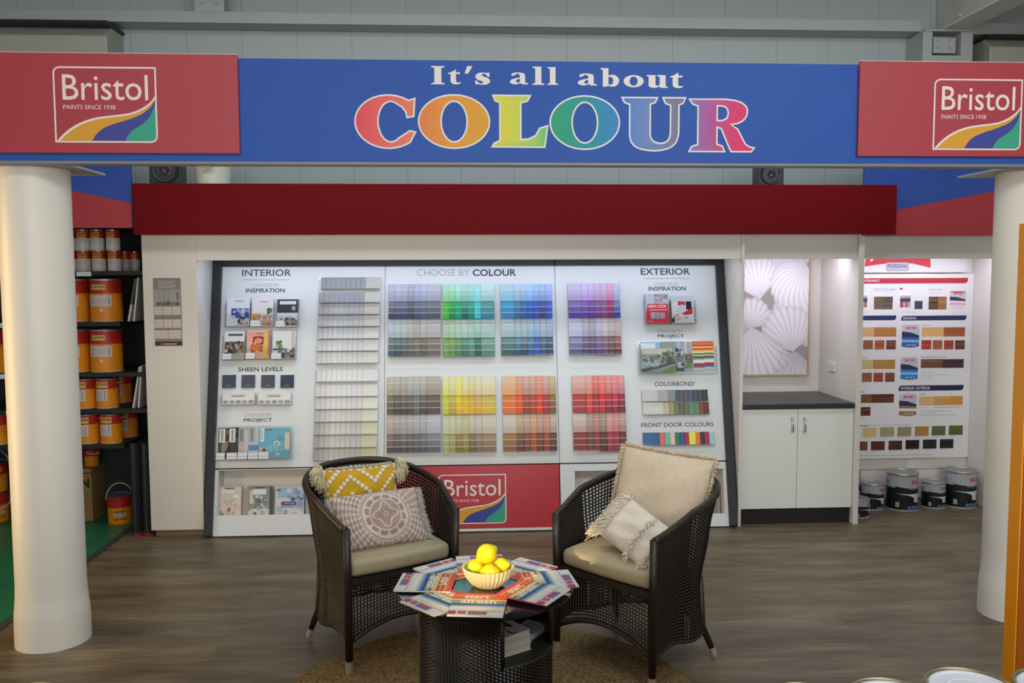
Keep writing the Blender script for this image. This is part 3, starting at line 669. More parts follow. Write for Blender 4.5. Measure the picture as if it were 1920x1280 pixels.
for nm, (t0, rows), cols in WR:
    tiers = [(t0[0], t0[1], t0[2], t0[3])]+[(rows[i][0], rows[i][1], rows[i][2], rows[i+1][2]) for i in range(6)]
    ua, _, vlo, vhi = drect(tiers[-1][0], tiers[0][2], tiers[0][1], tiers[-1][3])
    ub = dp(tiers[3][1], tiers[3][2])[0]; ua = dp(tiers[3][0], tiers[3][2])[0]
    rt = dthing('card_rack', f'clear acrylic rack of white chip cards, {nm} of the two, left of the grey rack' , 'card rack', ua, vlo, 'white card racks')
    b = MB(); b.box(-.006, ub-ua+.002, -.004, vhi-vlo+.002, .0005, .0025); b.build('back_plate', CLEAR, rt)
    for ti, (x0, x1, y0, y1) in enumerate(tiers):
        v1 = dp((x0+x1)/2, y0)[1]; v0 = dp((x0+x1)/2, y1)[1]
        a = dp(x0, (y0+y1)/2)[0]; c = dp(x1, (y0+y1)/2)[0]; W = c-a; wide = W*.255; sl = (W-wide)/9
        b = MB(); b.box(a-ua, c-ua, v0-vlo-.001, v0-vlo+.001, .0025, .050); b.box(a-ua, c-ua, v0-vlo+.001, v0-vlo+.007, .048, .050); b.build('ledge', CLEAR, rt)
        L, Mid, Rr = cols[ti]
        for i in range(10):
            col = lerp3(L, Mid, i/3) if i < 3 else (lerp3(Mid, lerp3(L, Mid, .6), (i-3)/6) if i < 9 else Rr)
            hxc = hx(col)
            bb = chip(wide if i == 9 else sl*1.5, v1-v0-.004, lin(hxc), .010, wide if i == 9 else sl)
            dmesh('colour_card', bb, CARD, f'{cname(hxc)} chip card, {ORD[i]} from left in {ORD[ti]} row of {nm} whites rack', 'colour card', a+sl*i, v1-.002, f'white chip cards, {nm} rack', .016)

# ------------------------------------------------------------------ strips on the right: roofing colours and door colours
def strip(name, pxs, y0, y1, cols, rowname, holder):
    xm = (pxs[0]+pxs[-1])/2; v1 = dp(xm, y0)[1]; v0 = dp(xm, y1)[1]; ym = (y0+y1)/2
    u = [dp(x, ym)[0] for x in pxs]
    rt = dthing('card_rack', holder, 'card rack', u[0], v0)
    b = MB(); b.box(-.004, u[-1]-u[0]+.004, -.004, v1-v0+.004, .0005, .002); b.box(-.004, u[-1]-u[0]+.004, -.004, -.001, .002, .042); b.box(-.004, u[-1]-u[0]+.004, -.001, .010, .040, .042); b.build('acrylic_tray', CLEAR, rt)
    n = len(cols)
    for i, c in enumerate(cols):
        w_ = (u[1]-u[0]) if i == 0 else (u[i+1]-u[i])*1.5
        x = u[i+1]-w_ if i else u[0]
        b = chip(w_, v1-v0-.003, lin(c), .004, w_ if i == 0 else min(w_, u[i+1]-u[i]), True)
        dmesh('colour_card', b, CARD, f'{cname(c)} colour chip, {ORD[i]} from left in {rowname}', 'colour card', x, v1-.0015, rowname, .016)
strip('c', [1203, 1234, 1253, 1266, 1273, 1281, 1289, 1298, 1308, 1317, 1326], 731, 752.5, 'c4c0bc a8a29c 7a8a8c 50545a 55545a 5a5a60 4a5468 3a4a5c 4a4642 2c3238'.split(), 'upper row of roofing colours', 'clear tray of grey roofing colour chips, upper of the two rows')
strip('c', [1205, 1244, 1254, 1264, 1273, 1282, 1291, 1301, 1310, 1319, 1328], 754, 777, 'd0d0c8 c0b8a0 a0986c 7a7464 6a6458 6a7458 6a8a70 5a8c6c 8a4438 6a2c30'.split(), 'lower row of roofing colours', 'clear tray of roofing colour chips with olive and maroon, lower row')
strip('c', [1205, 1236, 1246, 1256, 1265, 1274, 1283, 1291, 1304, 1312, 1320, 1329, 1338], 810, 834, '3a6a98 e06c60 70c0a0 dcc4bc 2c8050 4450a0 a83038 e8e050 e87838 34343c a82858 98ccd0'.split(), 'row of front door colours', 'clear tray of bright front door colour chips at the bottom right of the display')

# ------------------------------------------------------------------ brochures and their holders
def cover(b, w, h, spec, z, M=None):
    zz = z
    for s in spec:
        if s[0] == 't': text(b, s[1], s[2]*w, s[3]*w, s[4]*h, s[5]*h, zz, s[6], M, .015)
        elif s[0] == 'e': b.fill([ell(s[1]*w, s[2]*h, s[3]*w, s[4]*h, 18)], zz, s[5], M)
        elif s[0] == 'p': b.fill([[(x*w, y*h) for x, y in s[1]]], zz, s[2], M)
        else: b.quad(s[0]*w, s[2]*w, s[1]*h, s[3]*h, zz, s[4], M)
        zz += .00012
def busy(x0, y0, x1, y1, pal, n, seed, big=.12):
    """the many small patches of a printed photograph"""
    rn = random.Random(seed); out = []; pal = pal.split()
    for _ in range(n):
        x, y = rn.uniform(x0, x1), rn.uniform(y0, y1); w, h = rn.uniform(.02, big), rn.uniform(.02, big*.8); c = rn.choice(pal)
        if rn.random() < .45: out.append(('e', min(x1-w, max(x0+w, x)), min(y1-h, max(y0+h, y)), w, h, c))
        else: out.append((max(x0, x-w), max(y0, y-h), min(x1, x+w), min(y1, y+h), c))
    return out
def brochure(px, spec, base, label, group, n=.006, thick=.006, tilt=0, name='brochure', cat='brochure'):
    u0, u1, v0, v1 = drect(*px, n=n+thick); w, h = u1-u0, v1-v0
    spec = spec + BUSY.get(label[:40], [])
    b = MB(); b.box(0, w, 0, h, 0, thick, base); cover(b, w, h, spec, thick+.0002)
    o = b.build(name, GLOSSP, M=DM @ T(u0, v0, n) @ RX(-tilt))
    return tag(o, label, cat, group)
def holder(px, depth, label, group=None, front=.35, tag_=None, nm='brochure_holder'):
    u0, u1, v0, v1 = drect(*px, n=depth/2); w, h = u1-u0, v1-v0
    t = dthing(nm, label, 'brochure holder', u0, v0, group)
    b = MB(); e = .002
    b.box(-e, w+e, -e, h, .0005, .0025); b.box(-e, w+e, -2*e, -e, .0005, depth); b.box(-2*e, -e, -2*e, h*.8, .0005, depth); b.box(w+e, w+2*e, -2*e, h*.8, .0005, depth)
    b.box(-e, w+e, -e, h*front, depth-.002, depth); b.build('acrylic_pocket', CLEAR, t)
    if tag_:
        for (x0, x1) in tag_:
            b = MB(); b.box(x0*w, x1*w, .01*h, .2*h, depth, depth+.0008, 'd4d6da'); b.box(x0*w+.004, x1*w-.004, .08*h, .10*h, depth+.0008, depth+.001, 'a8aab0'); b.build('price_label', SATIN, t)
    return t
BUSY = {}
def more(lab, *a): BUSY[lab[:40]] = BUSY.get(lab[:40], [])+busy(*a)
G = 'inspiration brochures in clear pockets'
more('white brochure with a blue room and dark table, left of the top row', .42, .30, .97, .60, '3e52a8 8a94b4 c8ccd8 b4a8b0 5a64a0 d0d0d8', 22, 1, .09)
more('white brochure with a blue room and dark table, left of the top row', .45, .03, .97, .28, 'b8a8a0 3c3a44 6a6470 c8bcb8 d4d0d2', 12, 2, .09)
more('white brochure with a yellow sofa and plant, middle of the top row', .05, .02, .97, .40, 'c4a8a0 d8c0b0 c89438 e0d8d8 a88868 d4bcc0', 24, 3, .09)
more('white brochure with a yellow sofa and plant, middle of the top row', .72, .40, .96, .62, '587050 6a8060 46583c 7c906c', 9, 4, .06)
more('dark grey and white brochure with a dining room, right of the top row', .40, .03, .97, .32, '6c6a64 8a8478 4a4844 a8a49c d4d2d0 807468', 20, 5, .08)
more('brochure with a brown armchair scene, left of the second row', .05, .22, .97, .58, '6a6258 3c362e 9c8070 d8c4b0 8a7a6c b8a898 4c4038', 34, 6, .09)
more('pink and orange brochure with a yellow edge, middle of the second row', .24, .20, .72, .78, 'd87028 c86030 e09878 8a4a38 d8b0a0 e0a890', 16, 7, .08)
more('white brochure with a plant and black chairs, right of the second row', .40, .03, .97, .34, '4c4a4c 76707c 2e2e30 b8b8bc 70625a 9a948c', 24, 8, .08)
more('white brochure with a plant and black chairs, right of the second row', .16, .44, .42, .66, '74904c 5c7840 48602f', 8, 9, .06)
more('light blue project brochure, rightmost in the long clear holder', .2, .2, .82, .75, '5c9cb8 74b4c8 6aaec4 80bccc', 18, 10, .12)
more('brown project brochure, leftmost in the long clear holder', .35, .05, .95, .95, '4c3c30 6a5a44 8a7c60 3a3428', 16, 11, .12)
more('black project brochure, second from left in the long clear holder', .35, .1, .95, .95, '2a2c30 40464c 1e2024 50565a', 12, 12, .12)
more('pale beige brochure with a pink flower, leftmost in the lower left bin', .05, .05, .95, .6, 'd0beb2 c8b4a8 d8c8bc c0aca0', 16, 13, .14)
more('grey brochure with white cushions, second in the lower left bin', .12, .05, .86, .7, '7a8488 a8acac d0ccca 60686c bcbcb8', 22, 14, .11)
more('blue and white brochure with a black title band, third in the lower left bin', .05, .5, .97, .92, '9ab4d0 7890b8 c8d0dc 4a5c84 b0c0d4', 18, 15, .10)
more('blue and white brochure with a black title band, third in the lower left bin', .05, .03, .97, .33, 'd0c8c8 a8b0c4 8a9cc0 c4b8b8 7080a4', 16, 16, .09)
more('red brochure reading NEW LOOK, left of the two exterior pockets', .4, .68, .97, .98, 'b8c0d0 8a8c98 c4b0a8 6a6c78 a09ca4', 14, 17, .09)
more('white leaflet with a hand and red and black blocks, right exterior pocket', .1, .1, .6, .55, 'd4d2d4 d0a894 e0dcdc c8b8b0', 10, 18, .08)
more('brochure with a white house and lawn photo, leftmost in the right long holder', .45, .30, .97, .66, '48503c 6c8450 5a6848 8a8c7c 3a4434', 24, 19, .06)
more('brochure with a white house and lawn photo, leftmost in the right long holder', .03, .30, .45, .58, '8c8c84 a4a49c 6a7274 b4b2a8', 14, 20, .05)
more('brochure with a white house and lawn photo, leftmost in the right long holder', .03, .14, .50, .30, '88b0b0 6a9898 a8c4c0 b09888', 10, 21, .06)
more('narrow dark project brochure beside the house photo brochure', .3, .05, .97, .95, '3a3a48 6a7068 a8a4b8 90b4d8 4c5444 c8c8cc', 24, 22, .14)
more('narrow green and white project brochure before the striped brochures', .1, .05, .95, .6, '5c8440 5c6450 46583a 8a8c80 b0706a', 20, 23, .14)
TT = (.36, .865, .72, .89, '6a6a72')
BR = [
 ((425, 558, 468, 611), 'e0e2e8', [(.2, .28, .98, .62, '3e52a8'), (.45, .40, .96, .56, 'a8b0c4'), (.2, .28, .40, .38, 'c4ccd8'), ('e', .72, .17, .24, .12, '45454e'), ('p', [(.4, .02), (.97, .02), (.97, .09), (.5, .08)], 'b8a8a0'), ('e', .33, .5, .05, .04, 'dfe2ea'), TT], 'white brochure with a blue room and dark table, left of the top row', None),
 ((472, 559, 512, 611), 'dcd8de', [(.02, .30, .42, .44, 'd8a040'), (.04, .21, .36, .31, 'c89438'), (.36, .33, .92, .36, 'a07860'), (.74, .48, .94, .60, '6a8060'), ('e', .82, .56, .12, .1, '587050'), (.80, .36, .90, .5, 'e8e4e4'), (.30, .03, .97, .2, 'c4a8a0'), (.70, .02, .95, .12, '94805c'), TT], 'white brochure with a yellow sofa and plant, middle of the top row', (.0, .46)),
 ((519.5, 560, 559, 612), 'd8d6d6', [(.0, .49, 1, .98, '3c4046'), (.12, .80, .9, .92, 'd8d8dc'), ('e', .78, .66, .1, .08, 'a8a4a0'), (.34, .14, .62, .27, '807468'), (.66, .04, .98, .22, '6c6a64'), (.72, .16, .88, .44, 'e4e2e2'), (.16, .24, .25, .30, '7a7270')], 'dark grey and white brochure with a dining room, right of the top row', (.0, .40)),
 ((420, 620, 458.5, 673), 'd0ccca', [(.03, .22, .98, .62, '6a6258'), (.05, .62, .98, .97, 'd8d4d2'), ('p', [(.52, .56), (.74, .66), (.80, .50), (.56, .48)], '2c2a2c'), ('e', .58, .36, .22, .17, '9c8070'), ('e', .60, .36, .10, .09, 'd8c4b0'), ('p', [(.02, .2), (.3, .4), (.5, .2)], '3c362e'), (.2, .82, .9, .89, '4a4a4e'), (.02, .02, .98, .19, 'b0a89c')], 'brochure with a brown armchair scene, left of the second row', (.0, .42)),
 ((463, 618, 506, 672), 'd8b0a0', [(.05, .55, .75, .9, 'e0988a'), (.26, .5, .72, .76, '6a3a34'), ('e', .5, .62, .18, .1, 'dc8878'), (.16, .22, .70, .5, 'd87028'), (.1, .02, .72, .2, 'dca888'), ('p', [(.74, .02), (.92, .02), (.88, .99), (.78, .99)], 'dcbc30'), (.90, .1, 1, .95, 'd0788c'), TT], 'pink and orange brochure with a yellow edge, middle of the second row', (.0, .38)),
 ((511, 620, 554, 672), 'd4d4d4', [(.02, .30, .62, .36, '3c3c40'), (.24, .20, .44, .42, '76707c'), ('e', .26, .58, .14, .06, '74904c'), (.27, .40, .31, .56, '5a5a50'), (.44, .02, .98, .22, '4c4a4c'), (.5, .1, .66, .28, 'c8c8cc'), ('p', [(.70, .1), (.98, .2), (.98, .5), (.86, .4)], '70625a'), (.82, .4, .96, .98, 'c4b4a8')], 'white brochure with a plant and black chairs, right of the second row', (.0, .40)),
]
for px, base, spec, lab, tg in BR:
    holder((px[0]-1, px[1]-1, px[2]+.6, px[3]+1.5), .040, 'clear pocket for the '+lab.split(', ')[0], 'clear brochure pockets', .45, [tg] if tg else None)
    brochure(px, spec, base, lab, G, .006, .022)
# sheen tiles and sheen card trays
for i, (x, nm) in enumerate(zip((430, 466, 503, 539), ('flat', 'low sheen', 'semi gloss', 'gloss'))):
    u0, u1, v0, v1 = drect(x-12.5, 703, x+12.5, 727)
    b = MB(); w_, h_ = u1-u0, v1-v0; b.box(0, w_, 0, h_, 0, .012, '3f4656')
    b.quad(w_*.34, w_*.66, h_*.15, h_*.19, .0124, '9a9ea8')
    o = b.build('sheen_tile', vmat('tile_'+nm.replace(' ', '_'), (.7, .45, .3, .12)[i], .5), M=DM @ T(u0, v0, .0005)); tag(o, f'small square dark slate paint tile, {ORD[i]} of four from the left under the sheen heading', 'sample tile', 'sheen level tiles')
for x0, x1, lab in ((415, 479, 'left'), (482, 547, 'right')):
    holder((x0, 735, x1, 759), .03, f'clear low tray of white sheen cards, {lab} of the pair', 'sheen card trays', .35)
    brochure((x0+2, 736, x1-2, 758), [(.25, .80, .72, .84, '7a7a80'), (.3, .66, .68, .73, '606068'), (.04, .1, .17, .36, '9c9ca2'), (.23, .1, .37, .36, 'a2a2a8'), (.43, .1, .57, .36, '9a9aa0'), (.63, .1, .76, .36, 'a4a4aa'), (.82, .1, .97, .36, '9a9aa0')], 'dcdad8', f'white card with five grey squares in the {lab} tray below the dark tiles', 'sheen cards', .005, .015, name='sheen_card', cat='card')
# long project holder, left
holder((405, 797, 548, 861), .045, 'long clear holder with five overlapping project brochures, lower left of the display', None, .3, [(.02, .13), (.155, .29), (.30, .42), (.435, .56), (.57, .70)])
PJ = [((409, 802, 447, 859), '4a4436', [(.02, .55, .9, .98, '4c3c30'), ('e', .45, .35, .3, .22, '8a8468'), (.04, .52, .34, .97, 'd6d4d0'), (.15, .56, .23, .94, '8c8c8c')], 'brown project brochure, leftmost in the long clear holder'),
      ((428, 801, 466, 859), '2e3034', [(.1, .15, .95, .6, '3a4046'), (.04, .52, .34, .97, 'd2d2d2'), (.15, .56, .23, .94, '8c8c8c')], 'black project brochure, second from left in the long clear holder'),
      ((447, 801, 485, 859), 'b4acac', [(.3, .1, .9, .9, 'c4bcbc'), (.02, .52, .26, .97, '9a989a'), (.10, .56, .17, .94, '6c6c70')], 'pale grey project brochure, third in the long clear holder'),
      ((466, 799, 504, 859), 'b8bcc4', [(.0, .25, .7, .42, '5c88b8'), (.02, .52, .30, .97, '9aa0aa'), (.12, .56, .19, .94, '70767e')], 'grey project brochure with a blue seat, fourth in the long clear holder'),
      ((485, 802, 543, 859), '66a8c0', [(.02, .18, .32, .36, 'c8b098'), ('e', .18, .28, .06, .05, '503830'), ('e', .58, .47, .11, .12, 'd0d0c0'), ('e', .58, .47, .06, .065, '7a8a84'), (.84, .28, 1, .84, 'd0bca8'), ('e', .62, .14, .07, .05, 'd8c088'), (.05, .55, .17, .99, 'd8e0e0'), (.2, .92, .42, .96, '7a5a64'), (.085, .6, .12, .94, '8aa0a8')], 'light blue project brochure, rightmost in the long clear holder')]
for i, (px, base, spec, lab) in enumerate(PJ): brochure(px, spec, base, lab, 'project brochures, left holder', .004+.007*i, .006)
# bin brochures, left
LB = [((410.5, 911, 452, 968), 'd4c4b8', [('e', .5, .2, .12, .1, 'a86858'), (.1, .76, .66, .88, 'e4dcd8'), (.62, .5, .9, .7, 'dcdcdc'), (.26, .9, .68, .95, '8a7068'), (.02, .02, .24, .2, 'a8907c')], 'pale beige brochure with a pink flower, leftmost in the lower left bin'),
      ((463, 911, 510, 968), '8a8c8c', [('e', .3, .12, .24, .14, 'd0ccca'), ('e', .7, .12, .26, .16, 'c4c4c4'), (.22, .72, .76, .9, 'dcdcd8'), (.1, .5, .24, .86, 'c8c4bc'), (.3, .3, .84, .6, '7a8488'), (.0, .02, .06, .98, 'a89c60'), (.9, .02, 1, .98, '4a4e4a'), (.3, .93, .7, .97, '5c4c4c')], 'grey brochure with white cushions, second in the lower left bin'),
      ((516, 911, 570, 968), 'c8ccd4', [(.08, .62, .8, .96, '9ab4d0'), (.2, .2, .98, .5, '8a9cc0'), (.02, .02, .98, .28, 'd0c8c8'), (.22, .38, .72, .48, '2c2a2e'), (.24, .40, .3, .46, 'c03030'), ('t', 'White Knight', .32, .68, .40, .46, 'dcdcdc'), (.84, .55, .98, .75, '3a4458'), ('e', .36, .06, .05, .05, 'c0a860')], 'blue and white brochure with a black title band, third in the lower left bin'),
      ((573, 911, 618, 968), '8a9aa4', [(.1, .2, .6, .6, 'd89060'), (.02, .7, .9, .95, 'a0b4bc')], 'grey-blue brochure beside the wicker chair back in the lower left bin')]
bpocket = None
for i, (px, base, spec, lab) in enumerate(LB): brochure(px, spec, base, lab, 'brochures in the lower left bin', -.10, .02)
RB = [((1080, 907, 1135, 968), 'd8d8d6', [(.06, .70, .32, .92, 'b82c34'), ('p', [(.08, .74), (.3, .86), (.3, .90), (.08, .80)], 'e4c8c8'), (.02, .3, .95, .6, 'c8d0cc')], 'white brochure with a red badge behind the right chair arm'),
      ((1316, 905, 1349, 968), '9a9488', [(.55, .5, .95, .95, 'c84048'), (.1, .05, .9, .45, '7c7a70')], 'grey and red brochure at the right end of the lower right bin')]
for i, (px, base, spec, lab) in enumerate(RB): brochure(px, spec, base, lab, 'brochures in the lower right bin', -.10, .02)
# right-hand pockets
holder((1208, 550, 1255.5, 607), .06, 'clear pocket with the red brochure, under the exterior inspiration heading', 'exterior pockets', .3)
brochure((1211, 551, 1254, 606), [(0, .5, .38, 1, 'b8c0d0'), (.38, .62, .96, 1, 'a09ca4'), (.45, .5, .98, .75, 'c4b0a8'), ('p', [(0, 0), (1, 0), (1, .3), (.96, .66), (.08, .66), (0, .3)], 'd0343c'), ('t', 'NEW LOOK', .12, .9, .53, .63, 'f0e4e4'), (.14, .445, .92, .475, 'e4b8b8'), (.2, .16, .4, .38, 'a8a8b4'), (.42, .14, .6, .38, '98a098'), (.62, .16, .82, .36, 'a8a0a8'), (.1, .055, .3, .075, 'e4b8b8')], 'b4b8c8', 'red brochure reading NEW LOOK, left of the two exterior pockets', 'exterior inspiration brochures', .006, .035)
holder((1257.5, 553, 1302, 607), .06, 'clear pocket with the painting-hand leaflet, right of the red brochure', 'exterior pockets', .3)
brochure((1259.5, 565, 1300.5, 605), [(0, 0, 1, 1, 'd4d2d4'), (.3, .82, .62, 1, 'b83038'), (.66, .62, .92, 1, '26262a'), ('p', [(.4, .4), (.95, .72), (.95, .42), (.7, .36)], 'c02c3c'), ('e', .28, .28, .18, .16, 'd0a894'), ('p', [(0, 0), (.14, .05), (.12, .3), (0, .2)], '3c3834'), ('p', [(.1, .5), (.5, .9), (.6, .6), (.3, .5)], 'c8c8cc'), (.55, .2, .75, .3, 'a0a4b4')], 'd4d2d4', 'white leaflet with a hand and red and black blocks, right exterior pocket', 'exterior inspiration brochures', .006, .035)
holder((1197, 637, 1342, 700), .05, 'long clear holder with house photo and striped brochures, right of the purple rack', None, .25)
HOUSE = [(0, .72, .55, 1, '8cb4dc'), (.05, .55, .9, .78, 'b8b4a8'), (.02, .2, .5, .6, '8c8c84'), (.04, .32, .18, .52, '5a6468'), (.22, .32, .36, .52, '5a6468'), (.0, .12, .5, .3, '88b0b0'), ('p', [(0, 0), (0, .1), (1, .35), (1, .28), (.1, 0)], '3a4450'), ('p', [(.55, 0), (1, 0), (1, .24)], '5c8c40'), ('e', .80, .64, .09, .09, '7c9058'), ('e', .66, .60, .06, .07, '5c7048'), (.6, .3, .98, .5, '48503c'), ('e', .52, .5, .06, .07, '6a8a58'), (0, .78, .42, .96, 'd8d8da')]
brochure((1202, 641, 1267, 697), HOUSE, '8a9290', 'brochure with a white house and lawn photo, leftmost in the right long holder', 'project brochures, right holder', .032, .008)
brochure((1245, 640, 1284, 695), [(.5, .6, .8, .98, '90b4d8'), (.4, 0, .95, .35, '3a3a48'), (.62, .1, .9, .3, 'a8a4b8'), (.0, .0, .4, .25, '5c8c40'), (.5, .3, .98, .6, '6a7068'), (.02, .5, .5, .98, 'd4d4d2')], '9aa0a0', 'narrow dark project brochure beside the house photo brochure', 'project brochures, right holder', .022, .008)
brochure((1270, 640, 1299, 694), [(.1, .05, .95, .3, '5c8440'), (.3, .25, .98, .55, '5c6450'), (.02, .5, .6, .98, 'd4d2d0'), (.6, .6, .95, .95, 'a8a0a0'), (.1, .3, .4, .4, 'b0706a')], 'b0b0ac', 'narrow green and white project brochure before the striped brochures', 'project brochures, right holder', .013, .008)
STR = 'e04c50 e88838 b83c40 f0c850 c83838 e4a848 e8d8a0 2c8878 e0b040 4a4c3c 6090c8 dcd8b8 e0dcc8 b83030 8a3438 4878b0 c0ccc0'.split()
def stripes(): return [(0, 1-(i+1)/len(STR), 1, 1-i/len(STR), c) for i, c in enumerate(STR)]
brochure((1298, 640, 1320, 693), stripes(), 'e0e0d8', 'brightly striped brochure, left of the striped pair in the right long holder', 'striped brochures', .007, .005)
brochure((1318, 640, 1338, 691), stripes(), 'e0e0d8', 'brightly striped brochure, right of the striped pair in the right long holder', 'striped brochures', .003, .004)
# ------------------------------------------------------------------ CUPBOARD BAY
cx0, cx1 = XR+.024, XC-.002; cm = (cx0+cx1)/2
cb = thing('cupboard', 'white two-door cupboard with steel handles under the dark worktop', 'cupboard', T(cm, FRONT, 0))
hw = cx1-cm
part('carcass', WHITE, [(-hw, hw, .02, .62, .12, .856)], cb)
part('kickboard', BLACK, [(-hw, hw, .035, .06, 0, .12)], cb)
for s_, xa, xb in ((0, -hw+.001, -.0015), (1, .0015, hw-.001)):
    d = part('door', mat('door_laminate', 'dee0dc', .42, noise=.01, scale=3), [(xa, xb, 0, .018, .122, .853)], cb)
    hx_ = -.045 if s_ == 0 else .045
    b = MB()
    b.tube([(hx_, 0, .79), (hx_, -.03, .79), (hx_, -.033, .785), (hx_, -.033, .695), (hx_, -.03, .69), (hx_, 0, .69)], .0055, 8); b.build('handle', CHROME, d)
def speckle():
    m, nt, b = base_mat('speckled_worktop'); N = nt.nodes.new; L = nt.links.new
    tc = N('ShaderNodeTexCoord'); v = N('ShaderNodeTexVoronoi'); v.inputs['Scale'].default_value = 90; L(tc.outputs['Object'], v.inputs['Vector'])
    g = N('ShaderNodeMath'); g.operation = 'LESS_THAN'; g.inputs[1].default_value = .12; L(v.outputs['Distance'], g.inputs[0])
    n = N('ShaderNodeTexNoise'); n.inputs['Scale'].default_value = 30; L(tc.outputs['Object'], n.inputs['Vector'])
    m2 = N('ShaderNodeMath'); m2.operation = 'MULTIPLY'; L(g.outputs[0], m2.inputs[0]); L(n.outputs['Fac'], m2.inputs[1])
    mx = N('ShaderNodeMix'); mx.data_type = 'RGBA'; mx.inputs[6].default_value = (*lin('2b2c2f'), 1); mx.inputs[7].default_value = (*lin('9a9a98'), 1)
    L(m2.outputs[0], mx.inputs[0]); L(mx.outputs[2], b.inputs['Base Color']); b.inputs['Roughness'].default_value = .35
    return m
b_ = MB(); b_.box(-hw-.001+.002, hw, -.02, .645, 0, .038)
tag(b_.build('worktop', speckle(), M=T(cm, FRONT, .858), bevel=.008, seg=3), 'dark speckled worktop on top of the white cupboard', 'worktop')

# canvas print of white sea shells
AW, AH = .66, 1.03
wa = thing('framed_print', 'tall framed print of white sea shells hanging above the dark worktop', 'picture', WALL(2.09, BACK-.004, 1.025))
b_ = MB(); f_ = .012
b_.box(0, AW, 0, f_, 0, .032); b_.box(0, AW, AH-f_, AH, 0, .032); b_.box(0, f_, f_, AH-f_, 0, .032); b_.box(AW-f_, AW, f_, AH-f_, 0, .032)
b_.build('frame', mat('pale_oak_frame', 'b89a6c', .5), wa, bevel=.001)
b_ = MB(); b_.box(f_, AW-f_, f_, AH-f_, .004, .022, 'a0968f')
zc = [.0224]
def clip(p): return (max(f_, min(AW-f_, p[0])), max(f_, min(AH-f_, p[1])))
def shell(hxp, hyp, ang, rad, spread, nr, tint=1.0, curl=0.0, lo='b4aeb2', hi='eeecf0'):
    """printed fan shell: hinge point, direction of the fan, ribs"""
    nu, nv = nr*6, 10; P = []; Cc = []
    for j in range(nv+1):
        t = j/nv
        for i in range(nu+1):
            a = -spread/2+spread*i/nu; rib = .5+.5*math.cos(2*PI*nr*i/nu)
            rr = rad*t*(1+.035*rib*t)*(1-.34*(2*i/nu-1)**2)
            q = ang+a+curl*t*t
            P.append((*clip((hxp+rr*math.cos(q), hyp+rr*math.sin(q))), zc[0]))
            k = (.55+.45*rib**.8*min(1, t*2.2))*(.80+.20*math.sin(PI*min(1, t*1.02)))*(1-.45*abs(2*i/nu-1)**4)-(.25 if t > .96 else 0)
            Cc.append(tuple(v*tint for v in mix(lo, hi, max(0, min(1, k)))))
    F = [(j*(nu+1)+i, j*(nu+1)+i+1, (j+1)*(nu+1)+i+1, (j+1)*(nu+1)+i) for j in range(nv) for i in range(nu)]
    b_.add(P, F, Cc); zc[0] += .0003
def ap(px, py):
    p = atY(px, py, BACK-.03); return p.x-2.09, p.z-1.025
for (hx0, hy0, dx, dy, spread, nr, tint, curl) in [
    (1470, 455, 1482, 512, 2.9, 16, .86, 0), (1400, 620, 1370, 580, 2.6, 9, .80, 0), (1455, 560, 1478, 588, 2.2, 8, .84, .2), (1520, 590, 1500, 640, 2.6, 10, .88, 0),
    (1496, 660, 1470, 722, 2.4, 9, .80, .1), (1452, 610, 1432, 588, 2.0, 6, .82, 0), (1402, 615, 1424, 568, 2.1, 9, .93, .1),
    (1440, 650, 1462, 690, 2.0, 8, .86, 0), (1395, 540, 1400, 480, 2.4, 9, .88, 0), (1500, 520, 1512, 590, 2.2, 9, .9, 0),
    (1424, 562, 1412, 486, 1.75, 12, 1.0, 0), (1516, 500, 1456, 556, 2.5, 15, 1.0, .45),
    (1487, 660, 1475, 582, 2.0, 12, .99, .08), (1408, 612, 1418, 702, 1.9, 12, 1.0, .0)]:
    a = ap(hx0, hy0); c = ap(dx, dy)
    shell(a[0], a[1], math.atan2(c[1]-a[1], c[0]-a[0]), 1.10*math.hypot(c[0]-a[0], c[1]-a[1]), spread, nr, tint, curl)
b_.build('print', SATIN, wa)

# power points
def outlet(M, w, label, n=2):
    t = thing('power_point', label, 'power point', M)
    b = MB(); b.box(-w/2, w/2, -.036, .036, 0, .009); b.build('plate', mat('white_plastic', 'dcdad4', .35), t, bevel=.003)
    for i in range(n):
        x = (i-(n-1)/2)*w*.5
        b = MB(); b.box(x-.008, x+.008, .010, .026, .009, .013); b.build('switch', _mats['white_plastic'], t, bevel=.001)
        b = MB()
        for dx, dy, r in ((-.007, -.006, .5), (.007, -.006, -.5), (0, -.018, 0)): b.box(-.0012, .0012, -.004, .004, .009, .0095, '303030', T(x+dx, dy, 0) @ RZ(r))
        b.build('socket_slots', SATIN, t)
p = atY(1712, 869, BACK-.012); outlet(WALL(p.x, BACK-.013, p.z), .118, 'white double power point on the boards below the timber colour chart')
q = None
# on the partition's left face, facing the cupboard bay
d_ = ray(1561, 687); tt = XC/d_.x; pp = d_*tt
outlet(T(XC-.001, pp.y, CAMH+pp.z) @ RZ(-PI/2) @ RX(PI/2), .115, 'white power point on the side wall above the dark worktop')

